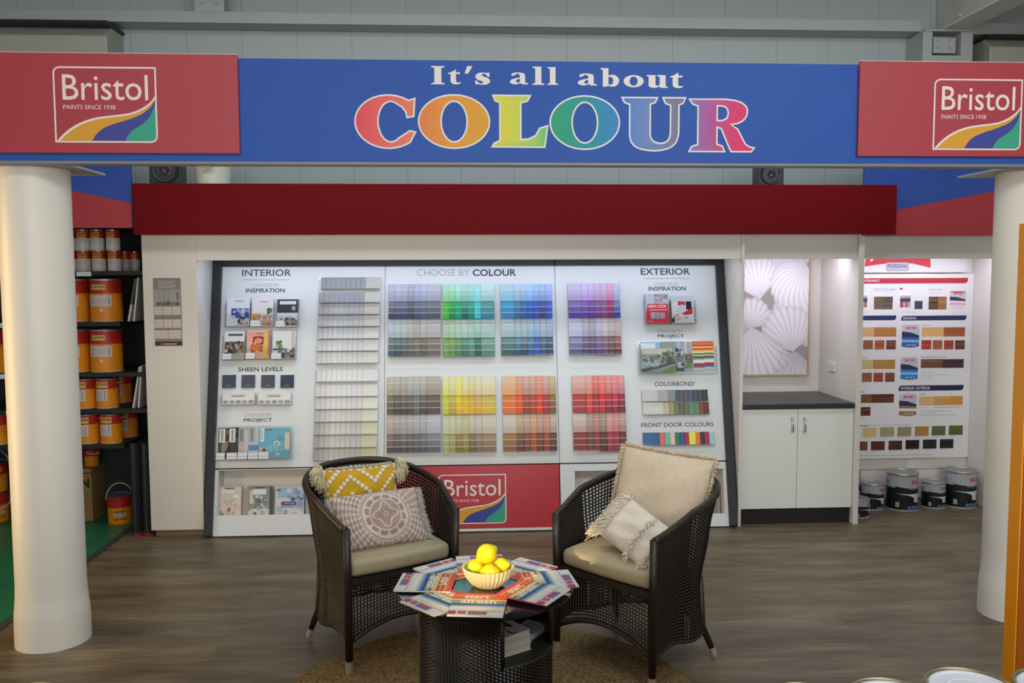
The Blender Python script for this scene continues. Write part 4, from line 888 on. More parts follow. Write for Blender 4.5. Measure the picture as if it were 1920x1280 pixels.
# ------------------------------------------------------------------ TIMBER COLOUR CHART BAY
CY = BACK-.02
def cp(px, py): p = atY(px, py, CY-.02); return p.x, p.z
bx1, bz0 = cp(1815, 857); bz1 = cp(1815, 513)[1]; bx0 = 2.95
ch = thing('colour_chart_board', 'white timber colour chart board with wood swatches and tin pictures on the bay wall', 'chart board', WALL(bx0, CY, bz0))
b_ = MB(); b_.box(0, bx1-bx0, 0, bz1-bz0, 0, .018); b_.build('board', mat('chart_white', 'd4d4d2', .35), ch, bevel=.002)
b_ = MB()
def L7(x, y): return 1590+x/5.12, 470+y/5.12
def L8(x, y): return 1590+x/4.413, 700+y/4.413
def cl(px, py): x, z = cp(px, py); return x-bx0, z-bz0
PZ = .0186
def crect(f, x0, y0, x1, y1, c, z=PZ):
    a = cl(*f(x0, (y0+y1)/2)); d = cl(*f(x1, (y0+y1)/2)); xm = (x0+x1)/2
    v1 = cl(*f(xm, y0))[1]; v0 = cl(*f(xm, y1))[1]
    b_.quad(a[0], d[0], v0, v1, z, c)
    return a[0], d[0], v0, v1
def ctext(f, s, x0, y0, x1, y1, c, z=PZ+.0003, bold=.01):
    a = cl(*f(x0, (y0+y1)/2)); d = cl(*f(x1, (y0+y1)/2)); xm = (x0+x1)/2
    text(b_, s, a[0], d[0], cl(*f(xm, y1))[1], cl(*f(xm, y0))[1], z, c, None, bold)
def bar(f, x0, y0, x1, y1, c, s=None, tx=None, cutl=True):
    a0, a1, v0, v1 = (cl(*f(x0, (y0+y1)/2))[0], cl(*f(x1, (y0+y1)/2))[0], cl(*f((x0+x1)/2, y1))[1], cl(*f((x0+x1)/2, y0))[1])
    h = v1-v0
    P = [(a0, v0), (a1-h*.6, v0)]+[(a1-h*.6+h*.6*math.cos(R(t)), v0+h*.6+h*.6*math.sin(R(t))) for t in range(-80, 1, 20)]+[(a1, v1)]
    P += ([(a0+h*.6, v1)]+[(a0+h*.6+h*.6*math.cos(R(t)), v1-h*.6+h*.6*math.sin(R(t))) for t in range(100, 181, 20)]) if cutl else [(a0, v1)]
    b_.fill([P], PZ, c)
    if s: ctext(f, s, tx[0], tx[1], tx[2], tx[3], 'dcd0d4')
bar(L7, -60, 262, 1152, 314, 'a82c3c', 'MAINTENANCE', (105, 275, 300, 299), False)
def sw(f, x0, y0, x1, y1, c, n=5):
    """timber swatch with grain lines"""
    a0, a1, v0, v1 = crect(f, x0, y0, x1, y1, c)
    for i in range(n):
        y = v0+(v1-v0)*random.uniform(.05, .9); hh = (v1-v0)*random.uniform(.02, .08)
        b_.quad(a0, a1, y, min(v1, y+hh), PZ+.0001, mix(c, random.choice(['201008', 'ffe0b0']), .10))
def line(f, x0, y0, x1, h=3, c='a4a4a8'): crect(f, x0, y0, x1, y0+h, c, PZ+.0001)
# maintenance row
ctext(L7, 'Deck & Timber Cleaner', 250, 358, 466, 378, '707074', bold=0); line(L7, 250, 388, 415); ctext(L7, 'Timber Stripper', 772, 362, 912, 382, '707074', bold=0); line(L7, 772, 392, 895); line(L7, 772, 410, 880)
sw(L7, 250, 440, 340, 562, '6a5444'); sw(L7, 340, 440, 430, 562, '54483c'); sw(L7, 775, 440, 866, 564, '5a4030'); sw(L7, 866, 440, 948, 564, '8a6440')
for x0 in (105, 500):
    crect(L7, x0-(0 if x0 == 105 else 10), 375, x0+100, 555, 'dcdce0'); crect(L7, x0, 430, x0+82 if x0 == 105 else x0+102, 545, 'a49c9c', PZ+.0001); crect(L7, x0, 455, x0+80 if x0 == 105 else x0+100, 490, '3c404c', PZ+.0002); crect(L7, x0, 490, x0+30, 545, 'a04048', PZ+.0002); crect(L7, x0+50, 490, x0+76, 540, '8c6a50', PZ+.0002)
crect(L7, 498, 355, 526, 373, 'b83040'); crect(L7, 98, 355, 112, 368, 'b83040'); crect(L7, 640, 480, 716, 560, '3c4248'); crect(L7, 660, 460, 710, 482, 'd8d8da')
for x0, x1 in ((100, 185), (550, 655), (1000, 1110)): line(L7, x0, 588, x1)
def tinpic(f, x0, y0, x1, y1, band, lid='b4b8bc'):
    a0, a1 = cl(*f(x0, (y0+y1)/2))[0], cl(*f(x1, (y0+y1)/2))[0]; v0 = cl(*f((x0+x1)/2, y1))[1]; v1 = cl(*f((x0+x1)/2, y0))[1]
    w, h = a1-a0, v1-v0; m = (a0+a1)/2
    def P(x, y): return (a0+x*w, v0+y*h)
    bot = [(.02+.96*i/10, .06*(abs(i-5)/5)**2) for i in range(11)]
    b_.fill([[P(*q) for q in bot]+[P(.98, .95), P(.02, .95)]], PZ, 'b0b6bc')
    b_.fill([[P(*q) for q in ell(.5, .95, .49, .045, 24)]], PZ+.0001, lid)
    b_.fill([[P(.26, .80), P(.5, .83), P(.76, .80), P(.76, .90), P(.5, .885), P(.26, .90)]], PZ+.0002, 'b83440')
    text(b_, "JOHNSTONE'S", *[a0+k*w for k in (.3, .72)], *[v0+k*h for k in (.83, .87)], PZ+.0003, 'e4d0d0')
    b_.fill([[P(.02, .70), P(.5, .66), P(.98, .52), P(.98, .44), P(.02, .48)]], PZ+.0002, '2a3050')
    b_.fill([[P(.02, .48), P(.98, .44), P(.98, .06), P(.5, .01), P(.02, .06)]], PZ+.0001, band[0])
    b_.fill([[P(.02, .36), P(.98, .34), P(.98, .22), P(.02, .24)]], PZ+.0002, band[1])
    for i in range(4): b_.fill([[P(*q) for q in ell(.35+.14*i, .12, .045, .03, 10)]], PZ+.0003, 'b8c0cc')
tinpic(L7, 975, 386, 1134, 560, ('d8c8c8', 'c4a0a0'), 'b83440')
tinpic(L7, 514, 706, 688, 932, ('3a5c8c', '70a8d0')); tinpic(L7, 502, 1018, 676, 1242, ('3a6ca0', '70b4dc')); tinpic(L8, 420, 166, 570, 355, ('8c6c48', 'd8d4cc'))
bar(L7, -60, 622, 464, 668, '20305a', None, None, False); bar(L7, 512, 622, 1138, 668, '1e2c50', 'DECKING', (530, 635, 654, 658))
ctext(L7, 'DECK OIL', 714, 706, 800, 720, '707078', bold=0); ctext(L7, 'R OIL', 96, 706, 150, 720, '707078', bold=0)
def row(f, x0, y0, x1, y1, a, b2, sp_): sw(f, x0, y0, sp_, y1, a); sw(f, sp_, y0, x1, y1, b2); line(f, x0+5, y1+15, x0+25); line(f, sp_+2, y1+15, sp_+38)
row(L7, 708, 734, 1124, 822, 'd0a468', '94542c', 920); row(L7, 0, 735, 464, 824, 'c4a070', 'a87438', 252)
for x0, x1, c in ((706, 800, 'a83428'), (814, 906, '985430'), (922, 1014, '98402c'), (1028, 1122, '643428'), (40, 130, '9c4830'), (146, 240, '84583c'), (257, 350, 'a05028'), (366, 460, '6c4430')):
    sw(L7, x0, 858, x1, 946, c); line(L7, x0+5, 956, x0+35)
ctext(L7, 'SLIP RESISTANT DECK OIL', 700, 1012, 944, 1028, '707078', bold=0); ctext(L7, 'T & SCREEN', 84, 1018, 196, 1032, '707078', bold=0)
row(L7, 700, 1040, 1112, 1124, '6c4430', '4a2c30', 910); row(L7, 0, 1046, 454, 1134, 'c0a878', 'a87c40', 243)
for y, x1 in ((1170, 816), (1190, 956), (1212, 810), (1234, 796)): line(L7, 700, y, x1, 3, '9c9ca0')
for x0, x1, c in ((30, 122, 'a04430'), (134, 230, '885438'), (246, 338, '964030'), (356, 448, '6c4030')):
    sw(L7, x0, 1170, x1, 1258, c); line(L7, x0+5, 1266, x0+32)
bar(L8, 420, 97, 957, 142, '1e2444', 'INTERIOR / EXTERIOR', (438, 109, 680, 133))
ctext(L8, 'PLINIC OIL', 66, 148, 142, 160, '707078', bold=0) if False else line(L8, 66, 150, 142, 8, '8c8c90')
ctext(L8, 'CLEAR', 592, 166, 644, 178, '606068', bold=.01)
sw(L8, -20, 172, 200, 244, '78502f'); sw(L8, 200, 170, 380, 242, '5a2c24'); line(L8, 195, 260, 232)
sw(L8, 590, 190, 714, 264, 'c8a474'); sw(L8, 714, 188, 840, 262, 'c4904c'); sw(L8, 840, 186, 950, 260, 'c08a3c'); line(L8, 590, 280, 640); line(L8, 706, 276, 930, 4, '88888c')
sw(L8, 20, 280, 92, 352, '50241f'); sw(L8, 105, 278, 186, 350, '5c2420'); line(L8, 106, 360, 142)
for y, x1 in ((308, 846), (326, 736), (342, 902)): line(L8, 595, y, x1, 4, '9c9ca0')
line(L8, 52, 428, 172, 8, '78787c'); line(L8, 185, 424, 525, 4, 'a0a0a4')
for x0, x1, y, c in ((0, 92, 452, '90908c'), (122, 238, 448, 'c8b078'), (265, 382, 444, '98946c'), (410, 524, 442, '8e8468'), (554, 667, 438, 'a87838'), (694, 807, 434, '50643c'), (835, 950, 430, '58582c')):
    sw(L8, x0, y, x1, y+78, c, 2); line(L8, x0+4, y+86, x0+60, 4)
for x0, x1, y, c in ((0, 162, 563, '70402c'), (190, 305, 560, '5c2820'), (336, 448, 556, '48241f'), (477, 590, 550, '281614'), (620, 733, 546, '1c2428'), (760, 873, 543, '1c1c20')):
    sw(L8, x0, y, x1, y+76, c, 2); line(L8, x0+4, y+84, x0+56, 4)
line(L8, 45, 674, 700, 4, '9c9ca0')
b_.build('printed_chart', SATIN, ch)

# brand ribbon sign above the chart, its upper part behind the header
def rp(px, py): p = atY(px, py, CY-.01); return p.x, p.z
rx0, rz0 = rp(1612, 511)
rs = thing('ribbon_sign', 'white sign with red ribbon and silver plate, half hidden above the timber chart', 'sign', WALL(rx0, CY, rz0))
b_ = MB(); rx1 = rp(1812, 500)[0]; b_.box(-.2, rx1-rx0, -.0, .33, 0, .01); b_.build('board', _mats['chart_white'], rs)
def rl(px, py): x, z = rp(px, py); return x-rx0, z-rz0
b_ = MB()
A = [rl(1621, 499.5), rl(1660, 494), rl(1685, 493), rl(1712, 494), rl(1745, 502)]
Bt = [rl(1743, 470), rl(1740, 440), rl(1628, 440), rl(1624, 480)]
b_.fill([A+Bt], .0104, 'c8303c')
a, c = rl(1631, 490), rl(1735, 466); text(b_, "Johnstone's", a[0], c[0], a[1], c[1], .0108, 'e4dcdc', None, .02)
a, c = rl(1662, 507), rl(1703, 492); b_.fill([offset_poly([(a[0]+.008, a[1]), (c[0]-.008, a[1]), (c[0], a[1]+.012), (c[0], c[1]), (a[0], c[1]), (a[0], a[1]+.012)], .004)], .0108, '70707c'); b_.fill([[(a[0]+.008, a[1]), (c[0]-.008, a[1]), (c[0], a[1]+.012), (c[0], c[1]), (a[0], c[1]), (a[0], a[1]+.012)]], .0112, 'b4b4c4')
a, c = rl(1664, 502), rl(1701, 495); text(b_, 'PROFESSIONAL', a[0], c[0], a[1], c[1], .0116, '3c3c48', None, .01)
b_.build('ribbon_print', SATIN, rs)

# ------------------------------------------------------------------ tins on the floor of the bay
METAL = mat('tin_metal', 'b0b2b2', .3, metal=.85)
def wrapf(r, a0=-PI/2): return lambda x, y, z: ((r+z)*math.cos(a0+x/r), (r+z)*math.sin(a0+x/r), y)
def wrap_poly(b, loops, r, dz, col, a0=-PI/2, sub=6):
    """print on a can: straight edges are subdivided so that they follow the curve"""
    for P in loops:
        Q = []
        for i in range(len(P)):
            (x0, y0), (x1, y1) = P[i], P[(i+1) % len(P)]
            Q += [(x0+(x1-x0)*k/sub, y0+(y1-y0)*k/sub) for k in range(sub)]
        L = [Vector((x, y, 0)) for x, y in Q]
        w = wrapf(r, a0)
        # vertical slices keep the print on the curved wall
        xs = [p[0] for p in Q]; n = max(1, int((max(xs)-min(xs))/(r*.12)))
        lo = min(xs); st = (max(xs)-lo)/n
        for k in range(n):
            xa, xb = lo+st*k, lo+st*(k+1); S = Q
            for side, lim in ((1, xa), (-1, xb)):
                out = []
                for i in range(len(S)):
                    p, q2 = S[i], S[(i+1) % len(S)]; ip = (p[0]-lim)*side >= -1e-9; iq = (q2[0]-lim)*side >= -1e-9
                    if ip: out.append(p)
                    if ip != iq and abs(q2[0]-p[0]) > 1e-12:
                        t = (lim-p[0])/(q2[0]-p[0]); out.append((lim, p[1]+(q2[1]-p[1])*t))
                S = out
                if not S: break
            if len(S) >= 3: b.add([w(x, y, dz) for x, y in S], [tuple(range(len(S)))], col)
def floor_tin(x, y, r, h, turn, label, group):
    t = thing('paint_tin', label, 'paint tin', T(x, y, 0) @ RZ(turn), group)
    b = MB(); b.lathe([(r, 0, 'a8aaac'), (r, .008, '16181e'), (r*.985, .012, '16181e'), (r*.985, h*.62, 'a2a6aa'), (r*.985, h*.97)], 48); b.build('body', GLOSSP, t)
    b = MB(); b.lathe([(r*1.02, h*.955), (r*1.03, h*.985), (r*1.02, h), (r*.97, h), (r*.95, h*.982), (r*.8, h*.982), (r*.78, h*.988), (.001, h*.988)], 48); b.build('lid', METAL, t)
    b = MB(); q = r*.987; W_ = r*2.0
    wrap_poly(b, [[(-W_/2, h*.66), (-W_*.1, h*.63), (W_*.3, h*.56), (W_/2, h*.47), (W_/2, h*.48), (W_*.5, h*.48), (-W_/2, h*.48)]], q, .0004, '181b24')
    b.build('label_print', SATIN, t); b = MB()
    wrap_poly(b, [[(W_*.02, h*.74), (W_*.02, h*.84), (W_*.2, h*.825), (W_*.40, h*.84), (W_*.40, h*.74), (W_*.2, h*.755)]], q, .0010, 'b82c38')
    text(b, "JOHNSTONE'S", W_*.05, W_*.37, h*.77, h*.81, .0016, 'e0d0d0', None, .01, wrapf(q))
    b.build('brand_mark', SATIN, t); b = MB()
    text(b, 'TINTABLE PAINT', -W_*.08, W_*.36, h*.585, h*.612, .0012, 'b4b4bc', None, 0, wrapf(q))
    wrap_poly(b, [[(-W_/2, h*.47), (W_/2, h*.47), (W_/2, h*.20), (W_*.1, h*.24), (-W_*.1, h*.44)]], q, .0006, 'c4c8c8')
    wrap_poly(b, [[(-W_/2, h*.46), (-W_*.02, h*.42), (W_*.12, h*.36), (W_*.12, h*.2), (W_*.42, h*.22), (W_*.5, h*.3), (W_*.5, h*.06), (-W_/2, h*.06)]], q, .0008, '14161a')
    wrap_poly(b, [[(W_*.36, h*.38), (W_/2, h*.40), (W_/2, h*.24), (W_*.36, h*.26)]], q, .0011, '5c4030')
    wrap_poly(b, [[(-W_*.12, h*.05), (W_*.44, h*.05), (W_*.44, h*.10), (-W_*.12, h*.10)]], q, .0011, '3c70b4')
    for i in range(4): wrap_poly(b, [ell(-W_*.04+W_*.12*i, h*.125, W_*.035, h*.018, 10)], q, .0012, '90a4bc', sub=1)
    wrap_poly(b, [[(-W_*.48, h*.10), (-W_*.36, h*.10), (-W_*.36, h*.24), (-W_*.48, h*.24)]], q, .0011, '9a9c9c')
    b.build('label_picture', SATIN, t)
    for s in (-1, 1):
        b = MB(); b.cyl((s*r*.97, 0, h*.8), (s*(r+.012), 0, h*.8), .012, n=12); b.build('handle_ear', METAL, t)
    b = MB(); b.tube([(math.cos(R(a))*(r+.014), -math.sin(R(a))*(r*1.02+.004) if 0 < a < 180 else 0, h*.8-.32*h*math.sin(R(a))) for a in range(0, 181, 12)], .002, 6)
    if False: b.build('handle', METAL, t)
GT = 'dark tins in the chart bay'
floor_tin(*atZ(1690, 951, 0).xy[:], .118, .285, .12, 'large dark paint tin in the middle of the chart bay floor, below the power point', GT)
floor_tin(*atZ(1799, 946, 0).xy[:], .118, .285, .05, 'large dark paint tin at the right end of the chart bay floor', GT)
floor_tin(*atZ(1634, 951, 0).xy[:], .089, .20, .2, 'small dark paint tin left of the large middle tin in the chart bay', GT)
floor_tin(*atZ(1749, 948, 0).xy[:], .089, .20, .1, 'small dark paint tin between the two large tins in the chart bay', GT)
floor_tin(3.012, 6.705, .118, .285, .45, 'large dark paint tin half hidden behind the white partition', GT)
floor_tin(2.988, 6.42, .090, .135, .5, 'small low tin before the half hidden large tin by the partition', GT)
# ------------------------------------------------------------------ LEFT SHELVING WITH TINS
SY0, SY1 = 6.30, 6.86
shu = thing('shelving_unit', 'tall black shelving unit of orange and red tins behind the left column', 'shelving', T(-3.2, SY0, .0015))
LV = [.245, .640, .893, 1.152, 1.510, 1.866]
part('back_board', BLACK, [(-1.0, 1.0, .55, .57, .0, 2.19)], shu)
for x in (-1.0, .985): part('side_panel', BLACK, [(x, x+.015, .02, .56, 0, 2.19)], shu)
part('top_board', BLACK, [(-.985, .985, .02, .56, 2.165, 2.19)], shu)
for i, z in enumerate(LV[1:]):
    sh = part('shelf', BLACK, [(-.985, .80 if i in (0, 1, 2, 3) else .985, .02, .55, z-.03, z)], shu)
WL = mat('white_ticket', 'd0d0cc', .5)
for lx, z in ((.52-.0, 1.866), (.0-.06, 1.51), (-.03, 1.152), (.0, .893), (.02, .64)):
    part('price_ticket', WL, [(lx, lx+.10, .013, .019, z-.035, z-.003)], shu, 0)

OR, RD, CRM = 'd9851c', 'b02a20', 'd0b060'
def tin(M, r, h, kind, label, group, handle=False, turn=0, tall=False):
    t = thing('paint_tin', label, 'paint tin', M @ RZ(turn), group)
    b = MB(); q = r*.985
    if kind == 'small':
        b.lathe([(r, 0, 'c4bcb8'), (r, .004, 'c8c2be'), (q, .008, 'd0cac6'), (q, h*.60, RD), (q, h*.97)], 32)
    else:
        b.lathe([(r, 0, 'a8a49c'), (r, .006, OR), (q, .01, OR), (q, h*.66, RD), (q, h*.97)], 40)
    b.build('body', GLOSSP, t)
    b = MB(); b.lathe([(r*1.01, h*.965), (r*1.02, h), (r*.96, h), (r*.94, h*.985), (.001, h*.985)], 40); b.build('lid', METAL, t)
    b = MB(); W_ = 2*r
    if kind == 'small':
        wrap_poly(b, [[(-W_*.33, h*.60), (W_*.33, h*.60), (W_*.33, h*.88), (-W_*.33, h*.88)]], q, .0006, 'cc8430')
        text(b, 'JOTUN', -W_*.22, W_*.24, h*.70, h*.82, .0012, '5a3a14', None, .02, wrapf(q))
        for k, c in ((.5, 'a8a4a0'), (.42, 'b0aca8'), (.34, 'b4b0ac')): wrap_poly(b, [[(-W_*.34, h*k), (W_*.34, h*k), (W_*.34, h*(k+.03)), (-W_*.34, h*(k+.03))]], q, .0006, c)
    elif kind == 'large':
        wrap_poly(b, [[(-W_*.34, h*.75), (W_*.16, h*.75), (W_*.16, h*.87), (-W_*.34, h*.87)]], q, .0006, CRM)
        text(b, 'JOTUN', -W_*.19, W_*.13, h*.775, h*.845, .0012, '4a3012', None, .03, wrapf(q))
        wrap_poly(b, [[(-W_*.32, h*.78), (-W_*.22, h*.78), (-W_*.27, h*.855)]], q, .0012, '6a5a2c', sub=2)
        wrap_poly(b, [[(-W_*.44, h*.36), (W_*.34, h*.36), (W_*.34, h*.62), (-W_*.44, h*.62)]], q, .0006, 'c8bcb8')
        wrap_poly(b, [[(-W_*.36, h*.40), (-W_*.2, h*.40), (-W_*.2, h*.58), (-W_*.36, h*.58)]], q, .0010, 'b8aaa6')
        wrap_poly(b, [[(W_*.24, h*.40), (W_*.28, h*.40), (W_*.28, h*.58), (W_*.24, h*.58)]], q, .0010, '8c8080')
        wrap_poly(b, [[(-W_*.1, h*.42), (W_*.2, h*.42), (W_*.2, h*.56), (-W_*.1, h*.56)]], q, .0010, 'beb2ae')
        wrap_poly(b, [[(-.005, h*.24), (.014, h*.24), (.014, h*.31), (-.005, h*.31)]], q, .0006, 'd8c8b8')
    elif kind == 'medium':
        wrap_poly(b, [[(-W_*.46, h*.70), (W_*.20, h*.70), (W_*.20, h*.90), (-W_*.46, h*.90)]], q, .0006, CRM)
        text(b, 'JOTUN', -W_*.36, W_*.16, h*.74, h*.86, .0012, '4a3012', None, .03, wrapf(q))
        wrap_poly(b, [[(-W_*.44, h*.26), (W_*.18, h*.26), (W_*.18, h*.64), (-W_*.44, h*.64)]], q, .0006, 'c4b8b4')
        wrap_poly(b, [[(W_*.05, h*.30), (W_*.09, h*.30), (W_*.09, h*.60), (W_*.05, h*.60)]], q, .0010, '8c8084')
        wrap_poly(b, [[(-W_*.36, h*.32), (-W_*.04, h*.32), (-W_*.04, h*.56), (-W_*.36, h*.56)]], q, .0010, 'baaeac')
    b.build('label_print', SATIN, t)
    if handle:
        b = MB()
        for s in (-1, 1): b.cyl((s*q, 0, h*.84), (s*(r+.01), 0, h*.84), .009, n=10)
        b.tube([((r+.012)*math.cos(R(a)), -r*.55*math.sin(R(a)), h*.84-.28*h*math.sin(R(a))) for a in range(0, 181, 15)], .0022, 6) if handle == 'down' else None
        b.build('handle', mat('dull_wire', '9a948c', .4, metal=.5), t)
    return t
def lx(px, py, Y): return atY(px, py, Y).x
GS, GL_, GM = 'small tins on the top shelf', 'large tins on the shelves', 'medium tins with handles on the shelves'
Y1 = 6.42
z0 = LV[5]
for i, (px, lv) in enumerate([(157, 0), (185.5, 0), (215, 0), (157, 1), (183.5, 1), (213, 1), (131, 0), (131, 1)]):
    tin(T(lx(px, 480, Y1), Y1, z0+.0022+.1455*lv), .0485, .144, 'small', f'small red and white tin, {"upper" if lv else "bottom"} layer of the top shelf, {["second from column", "third from column", "fourth from column", "second from column", "third from column", "fourth from column", "right beside the column edge", "right beside the column edge"][i]}', GS, turn=random.uniform(-.2, .2))
for i, px in enumerate((234, 253)): tin(T(lx(px, 490, 6.68), 6.68, z0+.0022), .037, .144, 'small', f'dim small tin at the back right of the top shelf, {["left", "right"][i]} of the two', GS)
tin(T(lx(199.5, 565, 6.45), 6.45, LV[4]+.0022), .1095, .300, 'large', 'large orange and red tin with white label, second shelf from top, beside the leaning folders', GL_)
tin(T(lx(138, 565, 6.45), 6.45, LV[4]+.0022), .1095, .300, 'large', 'large orange and red tin partly behind the left column, second shelf from top', GL_)
tin(T(lx(200, 660, 6.45), 6.45, LV[3]+.0022), .1095, .302, 'large', 'large orange and red tin with white label, third shelf from top, right of its pair', GL_)
tin(T(lx(140, 660, 6.45), 6.45, LV[3]+.0022), .1095, .302, 'large', 'large orange and red tin partly behind the left column, third shelf from top', GL_)
tin(T(lx(-16, 660, 6.45), 6.45, LV[3]+.0022), .1095, .302, 'large', 'large orange tin cut by the left edge of the frame, left of the column', GL_)
for px, Y, z, where in ((202, 6.42, LV[2], 'fourth shelf, right of the front pair'), (161, 6.42, LV[2], 'fourth shelf, next to the left column'), (229, 6.70, LV[2], 'fourth shelf, dim at the back right'),
        (207, 6.42, LV[1], 'lowest shelf, right of the front pair'), (164, 6.42, LV[1], 'lowest shelf, next to the left column'), (237, 6.66, LV[1], 'lowest shelf, dim at the back right'), (-8, 6.42, LV[1], 'lowest shelf, left of the column')):
    tin(T(lx(px, 750, Y), Y, z+.0022), .0765, .212, 'medium', f'medium orange tin with red top and handle, {where}', GM, 'ears')
# folders leaning on the shelves
FOLD = mat('white_card', 'c8c6c8', .5)
for i, (xb, xt, px_y, z, h, lab) in enumerate([(240, 256, 600, LV[4], .30, 'grey and white folder leaning on the second shelf beside the white pillar, left one'), (250, 261, 600, LV[4], .31, 'white folder leaning on the second shelf beside the white pillar, right one'),
        (249, 264, 765, LV[2], .30, 'white folder leaning on the fourth shelf beside the white pillar, left one'), (259, 267, 765, LV[2], .30, 'white folder leaning on the fourth shelf beside the white pillar, right one')]):
    x = lx(xb, px_y, 6.36); x2 = lx(xt, px_y, 6.36); a = math.atan2(x2-x, h)
    b = MB(); b.box(-.006, .006, 0, .22, 0, h, 'c8c6c8'); b.box(-.0065, .0065, -.0005, .2205, h*.4 if i == 0 else h*.8, h*.99, '54565c' if i == 0 else 'b0b0b4')
    tag(b.build('folder', SATIN, M=T(x+.006, 6.35, z+.004) @ RY(a)), lab, 'folder', 'folders leaning on the shelves')
part('shelf', BLACK, [(.80, .985, .02, .55, LV[2]-.03, LV[2])], shu)
part('shelf', BLACK, [(.80, .985, .02, .55, LV[3]-.03, LV[3])], shu)

# pails and carton on the floor
def pail(M, r, h, label, group, bail, emblem=False, turn=0.0, open_=0):
    t = thing('paint_pail', label, 'pail', M @ RZ(turn), group)
    b = MB(); b.lathe([(r*.93, 0, OR), (r*.95, h*.01, OR), (r*.985, h*.60, RD), (r, h*.97)], 40); b.build('body', GLOSSP, t)
    b = MB(); b.lathe([(r*1.03, h*.93, '8a3024'), (r*1.04, h, '6a7488'), (r*.96, h, '6a7488'), (r*.93, h*.975, '5c6a80'), (.001, h*.975)], 40); b.build('lid', GLOSSP, t)
    b = MB()
    if emblem:
        q = r*.965
        wrap_poly(b, [[(-.045, h*.42), (0, h*.60), (.045, h*.42), (.02, h*.44), (-.02, h*.44)]], q, .001, '1c1c20', sub=3)
        wrap_poly(b, [ell(-.032, h*.36, .013, h*.07, 14), ell(0, h*.34, .013, h*.09, 14), ell(.032, h*.36, .013, h*.07, 14)], q, .001, 'a8aab4', sub=1)
        text(b, 'JOTUN', -.045, .05, h*.14, h*.22, .001, '3a2410', None, .03, wrapf(q))
    else:
        q = r*.995
        wrap_poly(b, [[(-r*.3, h*.72), (r*.55, h*.72), (r*.55, h*.86), (-r*.3, h*.86)]], q, .001, CRM)
        text(b, 'JOTUN', -r*.22, r*.5, h*.745, h*.835, .0015, '4a3012', None, .03, wrapf(q))
    b.build('label_print', SATIN, t)
    b = MB(); rr = r*1.06; zc_ = h*.84
    b.tube([(rr*math.cos(R(a)), -math.sin(R(a))*rr*1.15*math.cos(bail), zc_+math.sin(R(a))*rr*1.35*math.sin(bail)) for a in range(0, 181, 9)], .0042, 6, col='c4c0b8'); b.build('bail_handle', SATIN, t)
    return t
pail(T(*atZ(226, 978, 0.001)), .088, .21, 'small orange pail with raised wire handle on the green floor by the black mat', 'pails on the floor', R(80), True, .35)
CX, CY_ = atZ(158, 978, 0).xy
ct = thing('carton', 'brown carton with black letters on the green floor behind the left column', 'carton', T(CX-.10, CY_+.02, .001) @ RZ(-.06))
b_ = MB(); b_.box(-.16, .16, 0, .20, 0, .40); b_.build('box', mat('carton_brown', '8a6c40', .7, noise=.05, scale=8), ct, bevel=.003)
b_ = MB(); F2 = T(0, -.0006, 0) @ RX(PI/2)
b_.quad(-.16, .16, .36, .368, 0, '3a2c18', F2); text(b_, 'JOTUN', -.15, .145, .235, .325, .0004, '241c14', F2, .04); b_.quad(-.16, .16, .20, .206, 0, '6a5230', F2)
b_.quad(-.002, .002, .0, .40, 0, '6e5633', T(.1606, .10, 0) @ RZ(PI/2) @ RX(PI/2)); b_.build('box_print', SATIN, ct)
pail(T(CX-.11, CY_+.09, .4015), .070, .13, 'small red-topped pail with hanging handle on top of the brown carton, front one', 'pails on the carton', R(-22), False, .2)
pail(T(CX+.02, CY_+.125, .4015), .055, .13, 'small red-topped pail at the back of the brown carton', 'pails on the carton', R(-12), False, 1.3)
p1 = atZ(-8, 975, 0.001)
pail(T(p1.x-.02, p1.y, .001), .115, .22, 'orange pail at the bottom of the stack, left of the column at the frame edge', 'stacked pails left of the column', R(-30), True, .8)
pail(T(p1.x-.02, p1.y, .226), .115, .22, 'orange pail on top of the stack, left of the column at the frame edge', 'stacked pails left of the column', R(60), False, .6)
# rolled mat leaning by the pillar
mt = thing('rolled_mat', 'black folded mat with red ends standing between the shelves and the white pillar', 'mat', T(-2.275, 6.27, 0))
def leaf(x0, x1, name):
    b = MB(); P = [(x0+(x1-x0)*i/8, .045*math.sin(PI*i/8)) for i in range(9)]
    Q = P+[(x, y+.035) for x, y in P[::-1]]
    b.prism([(x, -y) for x, y in Q], .022, .66); o = b.build(name, mat('black_vinyl', '26272a', .45, noise=.1, scale=9), mt)
    b = MB(); b.prism([(x, -y) for x, y in Q], 0, .022); b.build('red_end', mat('red_rubber', '9c2a34', .5), mt)
leaf(-.072, -.002, 'mat_leaf'); leaf(.002, .078, 'mat_leaf')
for o in mt.children: o.location.y = .035

# ------------------------------------------------------------------ ON TOP OF THE FASCIA
def speaker(px, py, w, h, label, turn):
    p = atY(px, py, 6.30)
    t = thing('loudspeaker', label, 'loudspeaker', T(p.x, 6.30, 2.4405) @ RZ(turn), 'loudspeakers on the fascia')
    b = MB(); b.box(-w/2, w/2, 0, .18, 0, h); b.build('cabinet', mat('speaker_black', '1c1d20', .4, noise=.1, scale=20), t, bevel=.006)
    F = T(0, -.0005, 0) @ RX(PI/2)
    b = MB(); b.lathe([(.001, .004), (w*.10, .010), (w*.12, .004), (w*.30, -.004), (w*.34, .008), (w*.39, .010), (w*.41, .001)], 32, M=F @ T(0, h*.36, .001)); b.build('woofer', mat('speaker_cone', '2a2b2f', .3), t)
    b = MB(); b.lathe([(.001, .010), (w*.07, .006), (w*.13, .002), (w*.16, .001)], 24, M=F @ T(0, h*.78, .001)); b.build('tweeter', mat('speaker_dome', '3a3b40', .25), t)
speaker(311, 340, .215, .34, 'black loudspeaker beside the white bucket on top of the red fascia', .12)
